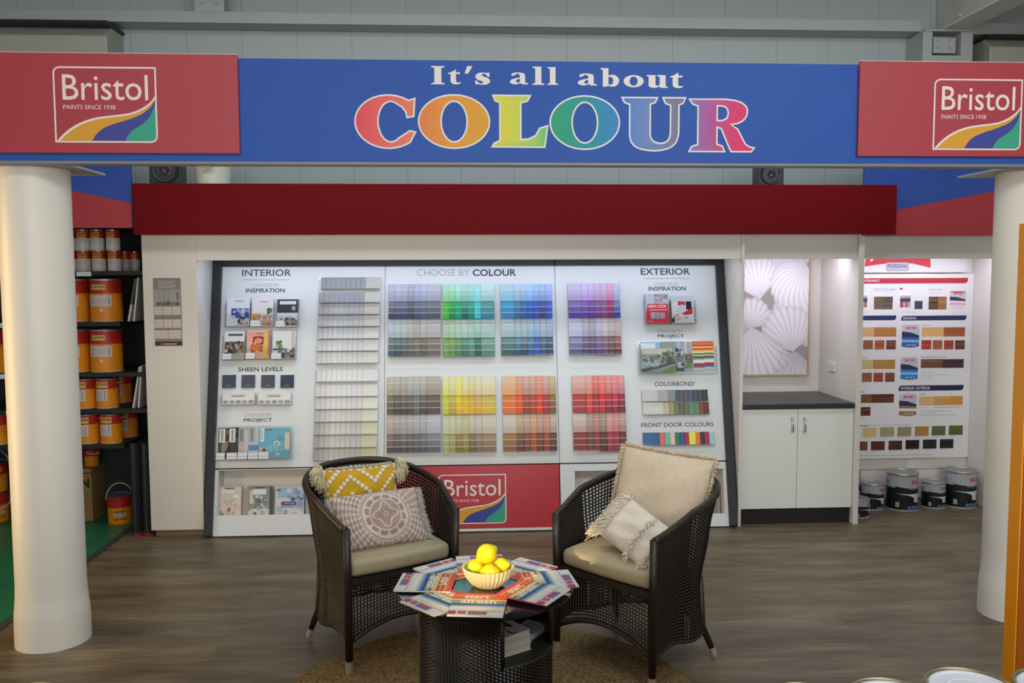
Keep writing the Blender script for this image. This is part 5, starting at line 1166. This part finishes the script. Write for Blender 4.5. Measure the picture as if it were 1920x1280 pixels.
speaker(1445, 345, .185, .30, 'black loudspeaker on the red fascia under the right half of the blue sign', -.1)
p = atY(400, 343, 6.36)
bk = thing('bucket', 'white plastic bucket with wire handle on top of the red fascia', 'bucket', T(p.x, 6.36, 2.4405))
b_ = MB(); b_.lathe([(.110, 0), (.114, .006), (.130, .26), (.136, .262), (.136, .30), (.128, .30), (.108, .02), (.001, .015)], 48); b_.build('body', mat('bucket_plastic', 'd0d0c4', .35), bk)
b_ = MB(); b_.tube([(.137*math.cos(R(a)), -.145*math.sin(R(a)), .235-.10*math.sin(R(a))) for a in range(0, 181, 9)], .002, 6); hd = b_.build('handle', mat('dull_wire2', '80827e', .4, metal=.6), bk)
b_ = MB(); b_.cyl((-.045, -.142, .137), (.045, -.142, .137), .009, n=12); b_.build('hand_grip', mat('grip_white', 'c8ccc8', .4), hd)

# ------------------------------------------------------------------ WALL CALENDAR ON THE PILLAR
a = atY(291, 648, FRONT-.003); c = atY(338, 521, FRONT-.003); W_, H_ = c.x-a.x, c.z-a.z
cal = thing('wall_calendar', 'narrow grey wall calendar with date grids hanging on the white pillar', 'calendar', WALL(a.x, FRONT-.0005, a.z))
b_ = MB(); b_.box(0, W_, 0, H_, 0, .003, '857c78'); b_.build('card', SATIN, cal)
b_ = MB(); Z = .0032
def cq(x0, y0, x1, y1, c, z=Z): b_.quad(x0*W_, x1*W_, y0*H_, y1*H_, z, c)
cq(.02, .60, .98, .83, 'a09a9a')
for i, y in enumerate((.95, .92, .888, .86)): cq(.16+.05*(i % 2), y-.01, .84-.06*(i % 2), y+.008, 'a8a0a0')
for x in (.2, .36, .53): cq(x, .65, x+.03, .82, '8e8888', Z+.0002)
cq(.84, .67, .92, .80, '746e70', Z+.0002); cq(.10, .60, .95, .645, '6a605c', Z+.0002); cq(.24, .605, .36, .64, '5a7c74', Z+.0003); cq(.44, .605, .58, .65, '48685c', Z+.0003); cq(.64, .60, .78, .635, '7c8a54', Z+.0003); cq(.5, .65, .56, .68, '6c5c54', Z+.0003)
b_.build('calendar_picture', SATIN, cal); b_ = MB()
for y0, n in ((.455, 3), (.265, 3), (.105, 2)):
    b_ = MB()
    for i in range(n):
        x0 = .01+.985/n*i; cq(x0, y0, x0+.985/n-.02, y0+.125, 'cac0ba'); cq(x0+.02, y0+.075, x0+.985/n-.04, y0+.079, 'aaa29e', Z+.0002); cq(x0+.02, y0+.03, x0+.985/n-.04, y0+.034, 'b4aca8', Z+.0002)
    b_.build('date_grid', SATIN, cal)
b_ = MB()
cq(0, .0, 1, .06, '3a342e'); cq(.18, .012, .27, .04, 'b04a30', Z+.0002); cq(.30, .014, .80, .035, 'a89c90', Z+.0002)
b_.build('footer_strip', SATIN, cal)
# ------------------------------------------------------------------ RUG
def rug_mat():
    m, nt, b = base_mat('jute_rug'); N = nt.nodes.new; L = nt.links.new
    tc = N('ShaderNodeTexCoord'); sx = N('ShaderNodeVectorMath'); sx.operation = 'LENGTH'; L(tc.outputs['Object'], sx.inputs[0])
    n = N('ShaderNodeTexNoise'); n.inputs['Scale'].default_value = 60; n.inputs['Detail'].default_value = 4; L(tc.outputs['Object'], n.inputs['Vector'])
    a = N('ShaderNodeMath'); a.operation = 'MULTIPLY_ADD'; a.inputs[1].default_value = 2*PI/.022; L(sx.outputs['Value'], a.inputs[0])
    n8 = N('ShaderNodeMath'); n8.operation = 'MULTIPLY'; n8.inputs[1].default_value = 2.5; L(n.outputs['Fac'], n8.inputs[0]); L(n8.outputs[0], a.inputs[2])
    s = N('ShaderNodeMath'); s.operation = 'SINE'; L(a.outputs[0], s.inputs[0])
    r = N('ShaderNodeValToRGB'); r.color_ramp.elements[0].color = (*lin('5c4a32'), 1); r.color_ramp.elements[1].color = (*lin('a0865e'), 1)
    r.color_ramp.elements[0].position = .3; r.color_ramp.elements[1].position = .75
    L(n.outputs['Fac'], r.inputs['Fac']); L(r.outputs[0], b.inputs['Base Color']); b.inputs['Roughness'].default_value = .9; b.inputs['Specular IOR Level'].default_value = .1
    bp = N('ShaderNodeBump'); bp.inputs['Strength'].default_value = .7; bp.inputs['Distance'].default_value = .006; L(s.outputs[0], bp.inputs['Height']); L(bp.outputs[0], b.inputs['Normal'])
    return m
b_ = MB(); b_.lathe([(.93, 0), (.933, .002), (.925, .0036), (.001, .004)], 96)
tag(b_.build('rug', rug_mat(), M=T(.11, 3.58, .0005)), 'round woven jute rug under the table and the two wicker chairs', 'rug')

# ------------------------------------------------------------------ WICKER ARMCHAIRS
WICK = mat('dark_wicker', '1d1612', .36, spec=.5, noise=.3, scale=60)
WICKR = mat('dark_wicker_rim', '201914', .4, spec=.5, noise=.2, scale=80, bump=.4)
SEATC = mat('taupe_cushion', 'a09377', .6, noise=.04, scale=30, sheen=.1)
CAP = mat('brushed_foot', 'b8ab96', .4, metal=.35)
HWC = .287
def k_at(z, pts):
    for (za, a), (zb_, b) in zip(pts, pts[1:]):
        if z <= zb_:
            t = max(0, min(1, (z-za)/(zb_-za))); t = t*t*(3-2*t); return a+(b-a)*t
    return pts[-1][1]
def back_y(z): return k_at(z, [(.10, .570), (.36, .520), (.60, .575), (.85, .650)])
def half_w(z): return k_at(z, [(.10, .292), (.40, .283), (.67, .292), (.85, .300)])
def plan(t, z):
    """t 0..1 round the shell from the left arm front to the right arm front"""
    hw = half_w(z); yb = back_y(z); ys = .24
    s = t*2 if t <= .5 else (1-t)*2
    if s < .40:
        y = ys*s/.40; x = -hw
    else:
        q = (s-.40)/.60*PI/2; n = .78
        x = -hw*max(0, math.cos(q))**n; y = ys+(yb-ys)*math.sin(q)**n
    fl = min(1, s/.42)*(1 if s < .42 else max(0, 1-(s-.42)/.58*.4)); x *= 1+.13*math.sin(fl*PI/2)*max(0, min(1, (z-.30)/.5))
    return (x if t <= .5 else -x), y
def rim_z(t): return .668+.17*math.sin(PI*t)**1.25
def bot_z(t):
    s = min(t, 1-t)*2
    return .135+.035*math.sin(PI*min(1, s/.45))*(1 if s < .45 else 0)
def shell(t, s):
    z0, z1 = bot_z(t), rim_z(t); z = z0+(z1-z0)*s
    x, y = plan(t, z); return (x, y, z)
def lattice(name, fn, nu, nv, th, parent):
    b = MB(); b.grid(fn, nu, nv, '33261d')
    o = b.build(name, WICK, parent)
    m = o.modifiers.new('weave', 'WIREFRAME'); m.thickness = th; m.use_replace = True; m.use_even_offset = False; m.use_relative_offset = False
    return o
def make_chair(label, M):
    t = thing('wicker_armchair', label, 'armchair', M, 'wicker tub chairs')
    lattice('wicker_shell', shell, 98, 38, .0121, t)
    arch = lambda x: .135+.075*(1-(x/.27)**2)
    lattice('wicker_apron', lambda u, v: (-.268+.536*u, .012, arch(-.268+.536*u)+(.43-arch(-.268+.536*u))*v), 32, 15, .0100, t)
    b = MB(); P = [Vector(shell(i/72, 1)) for i in range(73)]; b.tube(P, .0155, 10, rz=.019); b.build('rim', WICKR, t)
    b = MB(); b.tube([(-.268+.536*i/20, .012, arch(-.268+.536*i/20)) for i in range(21)], .010, 8)
    b.tube([shell(i/72, 0) for i in range(73)], .010, 8); b.build('lower_edge', WICKR, t)
    b = MB(); pl_ = [plan(i/40, .43) for i in range(41)]; b.prism([(x*.97, y*.985) for x, y in pl_], .405, .432); b.build('seat_deck', mat('seat_deck', '1f1915', .5), t)
    for s in (-1, 1):
        b = MB(); b.tube([(s*.283, .002, .05), (s*.283, .002, .45), (s*.288, 0, .672)], .0185, 10); lg = b.build('leg', WICKR, t)
        b = MB(); b.cyl((s*.283, .002, .006), (s*.283, .002, .056), .0165, .0185); b.cyl((s*.283, .002, 0), (s*.283, .002, .006), .018, col='202020'); b.build('foot_cap', CAP, lg)
        x, y = plan(.30 if s < 0 else .70, .16)
        a = Vector((x*.97, y*.97, .40)); m_ = Vector((x, y, .16)); e = Vector((x*1.10, y*1.10, .05)); f = Vector((x*1.14, y*1.125, .010))
        b = MB(); b.tube([a, m_, e], [.016, .017, .0145], 10); lg = b.build('leg', WICKR, t)
        b = MB(); b.cyl(e, f, .0155, .0145); b.build('foot_cap', CAP, lg)
    b = MB()
    P = [(-.262, .012)]+[(plan(i/40, .47)[0]*.925, plan(i/40, .47)[1]*.93) for i in range(2, 39)]+[(.262, .012)]
    P += [(.262-.524*i/12, .012-.014*math.sin(PI*i/12)) for i in range(1, 12)]
    b.prism(P, .434, .512, mi=0); o = b.build('seat_cushion', SEATC, t, bevel=.026, seg=4)
    o.data.polygons.foreach_set('use_smooth', [True]*len(o.data.polygons))
    return t
CHL = T(-.285, 4.105, .0048) @ RZ(math.atan2(.29, .49))
CHR = T(.632, 3.915, .0048) @ RZ(math.atan2(-.44, .39))
make_chair('dark wicker tub armchair on the left, holding the yellow and the patterned cushions', CHL)
make_chair('dark wicker tub armchair on the right, holding the two cream cushions', CHR)

# ------------------------------------------------------------------ THROW CUSHIONS; local x across, y up the cushion, z out of its face
def pillow(w, h, th, pinch=.06, nu=90, nv=60, colf=None, bumpf=None, sag=0.0):
    b = MB()
    def f(side):
        def g(u, v):
            x, y = u*2-1, v*2-1
            e = max(0, (1-abs(x)**2.6))*max(0, (1-abs(y)**2.6)); z = th*.5*e**.42
            kx = 1-pinch*(1-abs(x)**2)*abs(y)**3*0-pinch*(1-y*y)*abs(x)**2*1.0
            ky = 1-pinch*(1-x*x)*abs(y)**2
            wob = .006*math.sin(5*x+2*y)*e+.004*math.sin(9*y-4*x)*e
            if bumpf and side > 0: z += bumpf(x, y)*e**.2
            return (x*w/2*kx, y*h/2*ky+h/2-sag*(1-x*x)*(y+1)/2, side*(z+wob*(1 if side > 0 else .3)))
        return g
    b.grid(f(1), nu, nv, colf if colf else 'ffffff'); b.grid(f(-1), nu//2, nv//2, (lambda u, v: colf(.02, .02)) if colf else 'ffffff')
    return b, f(1)
def strands(b, base, d, n, ln, r, col, spread=.6, droop=.25):
    """n short yarn strands leaving a point"""
    base = Vector(base); d = Vector(d).normalized()
    for i in range(n):
        v = (d+Vector((random.uniform(-1, 1), random.uniform(-1, 1), random.uniform(-1, 1)))*spread).normalized()
        L = ln*random.uniform(.6, 1.1); p1 = base+v*L*.55; p2 = base+v*L+Vector((0, -1, 0))*L*droop
        b.tube([base, p1, p2], r, 4, col=mix(col, '8a7c60', random.uniform(0, .22)))
FAB = vmat('cushion_cloth', .85, .15, bump=.35, scale=420, sheen=.25)
YARN = vmat('yarn', .95, .05)
def seatM(CH, x, y, z, yaw, lean): return CH @ T(x, y, z) @ RZ(yaw) @ RX(PI/2-lean)

# yellow cushion with white tufts
W1, H1 = .40, .30
def tuft_list():
    """chains of tufts running in zig-zags across the cloth"""
    out = []; st = .090
    for row in range(-2, 4):
        y0 = -.75+row*.60
        x = -.95; y = y0; d = 1; n = 0
        while x < 1.0:
            if -.9 < y < .92: out.append((x, y))
            x += st; y += d*st*1.30; n += 1
            if n % 7 == 0: d = -d
    for i in range(12): out.append((-.95+.173*i, .97))
    for i in range(6): out.append((-.97, -.85+.34*i)); out.append((.97, -.85+.34*i))
    return out
TU = tuft_list()
def td(x, y):
    m = 9
    for a, c in TU:
        m = min(m, math.hypot((x-a)*W1/2, (y-c)*H1/2))
    return m
yc = lambda u, v: 'dcd4c0' if td(u*2-1, v*2-1) < .0112 else ('c49a1e' if td(u*2-1, v*2-1) > .013 else 'b89a50')
yb = lambda x, y: .010*math.sqrt(max(0, 1-(td(x, y)/.0125)**2))
ycu = thing('throw_cushion', 'mustard yellow cushion with white woven tufts and corner tassels in the left chair', 'cushion', seatM(CHL, -.005, .440, .545, -.12, R(14)), 'cushions')
b_, f_ = pillow(W1, H1, .13, .05, 200, 150, yc, yb); b_.build('cover', FAB, ycu)
for sx, sy in ((-1, 1), (1, 1)):
    b_ = MB(); p = Vector(f_((sx+1)/2*.98+.01, (sy+1)/2*.98+.01))
    strands(b_, p, (sx*.9, -.1, .5), 150, .065, .0028, 'dccfb0', .8, .55); strands(b_, p+Vector((0, -.03, .01)), (sx*.5, -.6, .5), 90, .055, .0028, 'dccfb0', .8, .5)
    b_.build('tassel', YARN, ycu)
b_ = MB()
for i in range(46):
    u = .08+.84*i/45; p = f_(u, .99); strands(b_, p, (0, 1, .4), 5, .018, .0022, 'd4c8ac', .7, .2)
b_.build('fringe', YARN, ycu, kind='stuff')

# patterned cushion
W2, H2 = .455, .285
def mand(u, v):
    x = (u*2-1)*W2/2-.015; y = (v*2-1)*H2/2; r = math.hypot(x, y*.97); a = math.atan2(y, x)
    wh, br, lb = 'c4bcb8', '9c8276', 'ab958a'
    if r < .118:
        if .110 < r: return wh
        if r < .012: return wh if r > .007 else br
        st = .038+.026*abs(math.cos(2*a))**3
        if abs(r-st) < .004: return wh
        if r < st: return br if (math.sin(a*16)+math.sin(r*900)) > -.4 else lb
        if r < .075: return br if math.sin(a*24+r*300) > -.5 else lb
        k = abs(math.sin(a*6)); q = .076+.028*math.sqrt(max(0, 1-(1-k)**2))
        if .076 < r < q and k > .30: return br if (r-.076) > .006 else wh
        return wh
    if r < .124: return br
    if r < .130: return wh
    d = math.sin(r*330)+.8*math.sin(a*34); e = math.sin((x+y)*260)*math.sin((x-y)*260)
    return wh if d+e*.9 > .35 else (br if d < -.2 else lb)
pcu = thing('throw_cushion', 'pale cushion with a brown mandala print and side fringe, front cushion of the left chair', 'cushion', seatM(CHL, -.026, .140, .511, -.08, R(36)), 'cushions')
b_, f_ = pillow(W2, H2, .13, .05, 190, 130, mand); b_.build('cover', FAB, pcu)
b_ = MB()
for s in (0, 1):
    for i in range(44):
        v = .03+.94*i/43; strands(b_, f_(.004 if s == 0 else .996, v), ((-1 if s == 0 else 1), -.15, .15), 5, .034, .0011, 'c8c4c0', .45, .35)
b_.build('fringe', YARN, pcu, kind='stuff')

# large cream cushion and small cream cushion
CREAM = mat('cream_linen', 'cbbba6', .9, spec=.1, noise=.06, scale=40, bump=.5, sheen=.3)
CREAM2 = mat('cream_cotton', 'd6cdc0', .9, spec=.1, noise=.05, scale=60, bump=.5, sheen=.3)
W3, H3 = .485, .45
bcu = thing('throw_cushion', 'large plain cream cushion with ragged edge standing against the back of the right chair', 'cushion', seatM(CHR, .0, .385, .515, .22, R(19)) @ RZ(R(-3)), 'cushions')
b_, f_ = pillow(W3, H3, .17, .04, 70, 60); b_.build('cover', CREAM, bcu)
b_ = MB()
for side in range(3):
    for i in range(72):
        k = .01+.98*i/71
        p, d = [(f_(k, .995), (0, 1, .2)), (f_(.004, k), (-1, 0, .2)), (f_(.996, k), (1, 0, .2))][side]
        strands(b_, p, d, 5, .026, .0022, 'dccbb2', .75, .2)
b_.build('fringe', YARN, bcu, kind='stuff')
W4, H4 = .36, .235
scu = thing('throw_cushion', 'small cream cushion with shaggy fringed bands leaning on the large one in the right chair', 'cushion', seatM(CHR, .015, .125, .524, .02, R(40)) @ RZ(R(-21)), 'cushions')
b_, f_ = pillow(W4, H4, .13, .05, 60, 50); b_.build('cover', CREAM2, scu)
b_ = MB()
for uu, ln, n, dd in ((.004, .055, 12, -1), (.996, .055, 12, 1), (.09, .05, 10, -1), (.93, .05, 7, 1), (.64, .032, 5, 1)):
    for i in range(44):
        v = .02+.96*i/43; p = Vector(f_(uu, v)); strands(b_, p, (dd*.8, -.25, .5), n, ln, .0023, 'e8dfd0', .6, .45)
b_.build('fringe', YARN, scu, kind='stuff')
# ------------------------------------------------------------------ TABLE
TX, TY, TZ = .085, 3.455, .58
TW = mat('table_wicker', '1c1511', .36, spec=.35, noise=.25, scale=70)
tb = thing('coffee_table', 'round wicker coffee table with dark glass top and open shelf between the chairs', 'table', T(TX, TY, 0))
A0, A1 = R(-90+12), R(-90+80)        # opening in the drum, seen from above
ZS, RB = .355, .268
def weave(u, v, ni, nj):
    i, j = int(u*ni+1e-6), int(v*nj+1e-6)
    return .0022*(1 if (i+j) % 2 else -1)
b_ = MB()
def drum(b, a0, a1, z0, z1):
    n = max(4, int((a1-a0)*RB/.0075)); m = max(3, int((z1-z0)/.0068)); V = []; F = []
    for j in range(m+1):
        for i in range(n+1):
            a = a0+(a1-a0)*i/n; r = RB+.0026*(1 if ((i//2)+j) % 2 else -1)
            V.append((r*math.cos(a), r*math.sin(a), z0+(z1-z0)*j/m))
    F = [(j*(n+1)+i, j*(n+1)+i+1, (j+1)*(n+1)+i+1, (j+1)*(n+1)+i) for j in range(m) for i in range(n)]
    b.add(V, F, '2a1f19', sm=False)
drum(b_, A1, A0+2*PI, ZS, TZ-.012); drum(b_, 0, 2*PI, .012, ZS)
# inner wall, bottom, top ring
b_.grid(lambda u, v: ((RB-.014)*math.cos(A1+(A0+2*PI-A1)*u), (RB-.014)*math.sin(A1+(A0+2*PI-A1)*u), ZS+(TZ-.012-ZS)*v), 60, 2, '1c1512')
for a in (A0, A1):
    b_.tube([((RB-.006)*math.cos(a), (RB-.006)*math.sin(a), ZS-.01), ((RB-.006)*math.cos(a), (RB-.006)*math.sin(a), TZ-.012)], .010, 8)
b_.tube([((RB-.004)*math.cos(R(a)), (RB-.004)*math.sin(R(a)), TZ-.018) for a in range(0, 360, 5)], .009, 8, True)
b_.tube([((RB-.004)*math.cos(R(a)), (RB-.004)*math.sin(R(a)), .02) for a in range(0, 360, 5)], .009, 8, True)
b_.build('wicker_drum', TW, tb)
b_ = MB(); b_.lathe([(RB-.004, ZS-.012), (RB+.002, ZS-.004), (RB-.003, ZS+.0018), (RB-.006, ZS+.002), (RB-.02, ZS+.002), (.001, ZS+.002)], 64); b_.build('shelf', mat('shelf_black', '1a1917', .6, noise=.2, scale=60), tb)
GLASS = clear_mat('dark_glass', (.36, .40, .40), 2.2, .045)
b_ = MB(); b_.lathe([(.345, TZ-.0095), (.352, TZ-.006), (.352, TZ-.0015), (.3505, TZ-.0002), (.3495, TZ), (.345, TZ), (.33, TZ), (.001, TZ)], 96, cap0=True); b_.build('glass_top', GLASS, tb)
# books and booklet on the shelf
for i, (c, w_, d_, h_, lab) in enumerate([('b8b4a4', .24, .19, .030, 'thick cream-edged book at the bottom of the pile inside the table'), ('c0bcae', .24, .19, .024, 'cream-edged book in the middle of the pile inside the table'), ('c8c4b8', .235, .185, .022, 'white covered book with black letter on top of the pile inside the table')]):
    t = thing('book', lab, 'book', T(TX+.025, TY-.085, ZS+.0025+[0, .0305, .055][i]) @ RZ(R(32)+.04*i), 'books inside the table')
    b = MB(); b.box(-w_/2+.004, w_/2-.003, -d_/2+.003, d_/2-.003, .002, h_-.002, c); b.build('pages', MATTE, t)
    b = MB(); b.box(-w_/2, w_/2, -d_/2, d_/2, 0, .002, 'c8c6c0'); b.box(-w_/2, w_/2, -d_/2, d_/2, h_-.002, h_, 'c8c6c0'); b.box(-w_/2, -w_/2+.004, -d_/2, d_/2, .002, h_-.002, 'c8c6c0')
    if i == 2: text(b, 'N', .03, .085, -.03, .05, h_+.0003, '2a2a2a', None, .04); text(b, 'L', .03, .06, -.085, -.045, h_+.0003, '8a3038', None, .03)
    b.build('cover', SATIN, t)
b_ = MB(); b_.box(-.05, .05, -.09, .09, 0, .022, 'b4b0b4'); b_.quad(-.02, .02, -.07, -.03, .0224, 'a83038'); b_.quad(-.008, .008, -.058, -.042, .0227, 'd0b0b0')
tag(b_.build('booklet_stack', SATIN, M=T(TX+.168, TY+.045, ZS+.0030) @ RZ(R(-35))), 'small white booklet with a red badge beside the books inside the table', 'booklet')

# ------------------------------------------------------------------ MAGAZINES
MS = 'd84858 e05a48 d8a050 c44438 e08848 b04038 e0b860 d4c498 3c7c80 d8a848 5c88b4 2c4c60 4c7cc0 98b4d4 dcd8bc e4e0d4 ccd4d8 d8d8d8'.split()
MW, MH = .205, .225
def magazine(phi, r, z, label, dw=0, rot=0):
    cx, cy = TX+r*math.cos(phi), TY+r*math.sin(phi)
    t = thing('magazine', label, 'magazine', T(cx, cy, z) @ RZ(phi+PI/2+rot), 'magazines on the glass table')
    b = MB(); b.box(-MW/2+.0005, MW/2-.0005, -MH/2+.0005, MH/2-.0005, .0006, .0044, 'd8d0bc'); b.build('pages', MATTE, t)
    b = MB(); b.box(-MW/2, MW/2, -MH/2, MH/2, 0, .0006, 'd0ccc8'); b.box(-MW/2, MW/2, -MH/2, MH/2, .0044, .005, 'd4d4d4'); b.box(-MW/2-.0006, -MW/2, -MH/2, MH/2, 0, .005, 'c83c50')
    n = len(MS)
    for i, c in enumerate(MS):
        y1 = MH/2-MH*.78*i/n; y0 = MH/2-MH*.78*(i+1)/n
        b.quad(-MW/2, MW/2, y0, y1, .0052, c)
    text(b, 'start', -.06, .035, MH*.26, MH*.40, .0056, 'f0e4e4', None, .02)
    text(b, 'afresh', -.07, .065, MH*.04, MH*.22, .0056, 'e4ecee', None, .015)
    b.quad(-MW/2, MW/2, -MH*.295, -MH*.285, .0055, 'a83848')
    b.quad(-MW*.50, -MW*.36, -MH*.44, -MH*.31, .0054, '8c4a78')
    b.quad(-MW*.34, -MW*.16, -MH*.45, -MH*.30, .0056, 'e4dcd8'); b.quad(-MW*.325, -MW*.175, -MH*.435, -MH*.315, .0058, 'b02c3c'); b.fill([[(-MW*.31, -MH*.42), (-MW*.19, -MH*.36), (-MW*.19, -MH*.345), (-MW*.30, -MH*.40)]], .006, 'e4c8c8')
    b.quad(-MW*.14, MW*.2, -MH*.38, -MH*.31, .0054, 'a85060'); b.quad(-MW*.14, MW*.2, -MH*.45, -MH*.38, .0054, '5870a4')
    b.quad(MW*.22, MW*.5, -MH*.5, -MH*.31, .0054, 'd4d4d8')
    b.build('cover', vmat('magazine_gloss', .38, .3), t)
ZG = TZ+.0008; ZH = TZ+.0072
for ph, r, z, lab, rot in [(-90-8, .225, ZH, 'striped magazine nearest the camera, lying upright to the viewer', 0), (-138, .235, ZG, 'striped magazine at the front left, under its two neighbours', 0), (173, .235, ZH, 'striped magazine pointing left, nearest the left chair seat', .0), (128, .24, ZG, 'striped magazine at the back left beside the taupe seat cushion', 0),
        (93, .235, ZH, 'striped magazine at the back, behind the fruit bowl', 0), (48, .24, ZG, 'striped magazine at the back right of the bowl', 0), (6, .245, ZH, 'striped magazine pointing right, under the front right one', 0), (-34, .215, ZH+.0062, 'striped magazine at the front right with title turned sideways', 0)]:
    magazine(R(ph), r+.006, z, lab, 0, rot)

# ------------------------------------------------------------------ FRUIT BOWL AND LEMONS
BX, BY, BZ = .097, 3.455, TZ+.0005
bw = MB()
def rr(u, r, k): return r*(1+k*abs(math.sin(PI*34*u))-k*.6)
prof = [(.040, 0), (.052, .003), (.074, .020), (.092, .045), (.103, .078), (.104, .084), (.098, .082), (.088, .050), (.06, .018), (.001, .012)]
def bowlf(u, v):
    s = v*(len(prof)-1); i = min(int(s), len(prof)-2); f = s-i
    r = prof[i][0]+(prof[i+1][0]-prof[i][0])*f; z = prof[i][1]+(prof[i+1][1]-prof[i][1])*f
    k = .055 if 0 < s < 6.5 else .0
    q = rr(u, r, k); return (q*math.cos(2*PI*u), q*math.sin(2*PI*u), z)
bw.grid(bowlf, 272, 27, 'd8c8a4', closeu=True); bw.lathe([(.001, 0), (.040, 0)], 32, 'd8c8a4', cap1=False)
bowl = tag(bw.build('fruit_bowl', vmat('bowl_ceramic', .5, .3), M=T(BX, BY, BZ)), 'fluted cream bowl of lemons in the middle of the glass table', 'bowl')
def lemon(M, r, L, label, green=0.0):
    b = MB(); n = 28; prof_ = []
    for i in range(n+1):
        t = i/n; x = -1+2*t
        q = math.sqrt(max(0, 1-x*x))*(1-.10*x*x); z = x*L*.80
        if abs(x) > .86: z += (1 if x > 0 else -1)*L*.16*((abs(x)-.86)/.14)**1.3; q = max(q*.95, .12*(1-((abs(x)-.86)/.14)**3))
        prof_.append((max(1e-4, q*r), z))
    def f(u, v):
        s = min(int(v*n), n-1); fr = v*n-s; a = prof_[s][0]+(prof_[s+1][0]-prof_[s][0])*fr; z = prof_[s][1]+(prof_[s+1][1]-prof_[s][1])*fr
        return (a*math.cos(2*PI*u), a*math.sin(2*PI*u), z)
    c = lambda u, v: mix('f0d414', '6cb02c', max(0, min(1, (green*1.0-v)/.22)) if green else 0)
    b.grid(f, 36, n*2, c, closeu=True)
    return tag(b.build('lemon', vmat('lemon_skin', .38, .5, bump=.25, scale=260), M=M), label, 'lemon', 'lemons in the bowl')
def LM(px, py, z, yaw, tilt):
    p = atZ(px, py, z); return T(p.x, p.y, z) @ RZ(R(yaw)) @ RY(R(tilt))
lemon(T(BX-.006, BY-.005, BZ+.133) @ RZ(R(20)) @ RY(R(62)), .040, .053, 'yellow lemon on top of the pile in the bowl')
lemon(T(BX-.052, BY+.002, BZ+.078) @ RZ(R(10)) @ RY(R(75)), .032, .044, 'lemon with a green end at the left of the bowl', .3)
lemon(T(BX+.003, BY-.048, BZ+.072) @ RZ(R(-4)) @ RY(R(85)), .032, .045, 'yellow lemon at the front of the bowl with a greenish left tip', .14)
lemon(T(BX+.052, BY+.004, BZ+.080) @ RZ(R(-25)) @ RY(R(75)), .032, .042, 'yellow lemon at the right of the bowl')
lemon(T(BX-.002, BY+.050, BZ+.070) @ RZ(R(0)) @ RY(R(90)), .031, .042, 'yellow lemon at the back of the bowl, mostly hidden by the top one')

# ------------------------------------------------------------------ FOREGROUND: counter with tins, orange stand
b_ = MB(); b_.box(-1.35, 1.45, 1.22, 1.70, .86, .90); b_.box(-1.33, 1.43, 1.26, 1.66, 0, .86); structure('trim_8', b_, mat('counter_white', 'c8c6c2', .45, noise=.02, scale=3), .004)
def lid_tin(x, y, label, red=True):
    t = thing('paint_tin', label, 'paint tin', T(x, y, .9005), 'white-lidded tins along the bottom edge')
    r, h = .0765, .189
    b = MB(); b.lathe([(r, 0), (r, .006), (r*.985, .01), (r*.985, h*.97)], 64); b.build('body', mat('tin_white_print', 'd4d2ce', .3), t)
    b = MB(); b.lathe([(r*.98, h*.96), (r*1.01, h-.004), (r*1.01, h), (r*.985, h+.0015), (r*.955, h), (r*.945, h-.004)], 64, cap0=False, cap1=False); b.build('rim', mat('gold_rim', '8e8468', .32, metal=.7), t)
    b = MB(); L_ = [(.001, h-.005), (r*.50, h-.005), (r*.54, h-.0035), (r*.58, h-.005), (r*.80, h-.004), (r*.84, h-.001), (r*.90, h-.001), (r*.945, h-.006)]
    b.lathe(L_[::-1], 64, 'b6bac4', cap0=False, cap1=False); 
    if red: b.fill([ell(.01, .012, .007, .004, 12)], h-.0046, 'c03848')
    b.build('lid', GLOSSP, t)
for i, (px, py, lab) in enumerate([(1482, 1275, 'white-lidded tin at the bottom edge, leftmost of the four on the right'), (1634, 1266, 'white-lidded tin at the bottom edge, second of the four on the right'), (1772, 1247, 'white-lidded tin with red mark, largest visible lid at the bottom right'), (1932, 1247, 'white-lidded tin in the bottom right corner, in front of the orange stand')]):
    p = atZ(px, py, 1.0895); lid_tin(p.x, p.y-.086, lab, i == 2)
p = atZ(82, 1275, 1.0895); lid_tin(p.x, p.y-.086, 'white-lidded tin at the bottom left corner, before the left column', False)
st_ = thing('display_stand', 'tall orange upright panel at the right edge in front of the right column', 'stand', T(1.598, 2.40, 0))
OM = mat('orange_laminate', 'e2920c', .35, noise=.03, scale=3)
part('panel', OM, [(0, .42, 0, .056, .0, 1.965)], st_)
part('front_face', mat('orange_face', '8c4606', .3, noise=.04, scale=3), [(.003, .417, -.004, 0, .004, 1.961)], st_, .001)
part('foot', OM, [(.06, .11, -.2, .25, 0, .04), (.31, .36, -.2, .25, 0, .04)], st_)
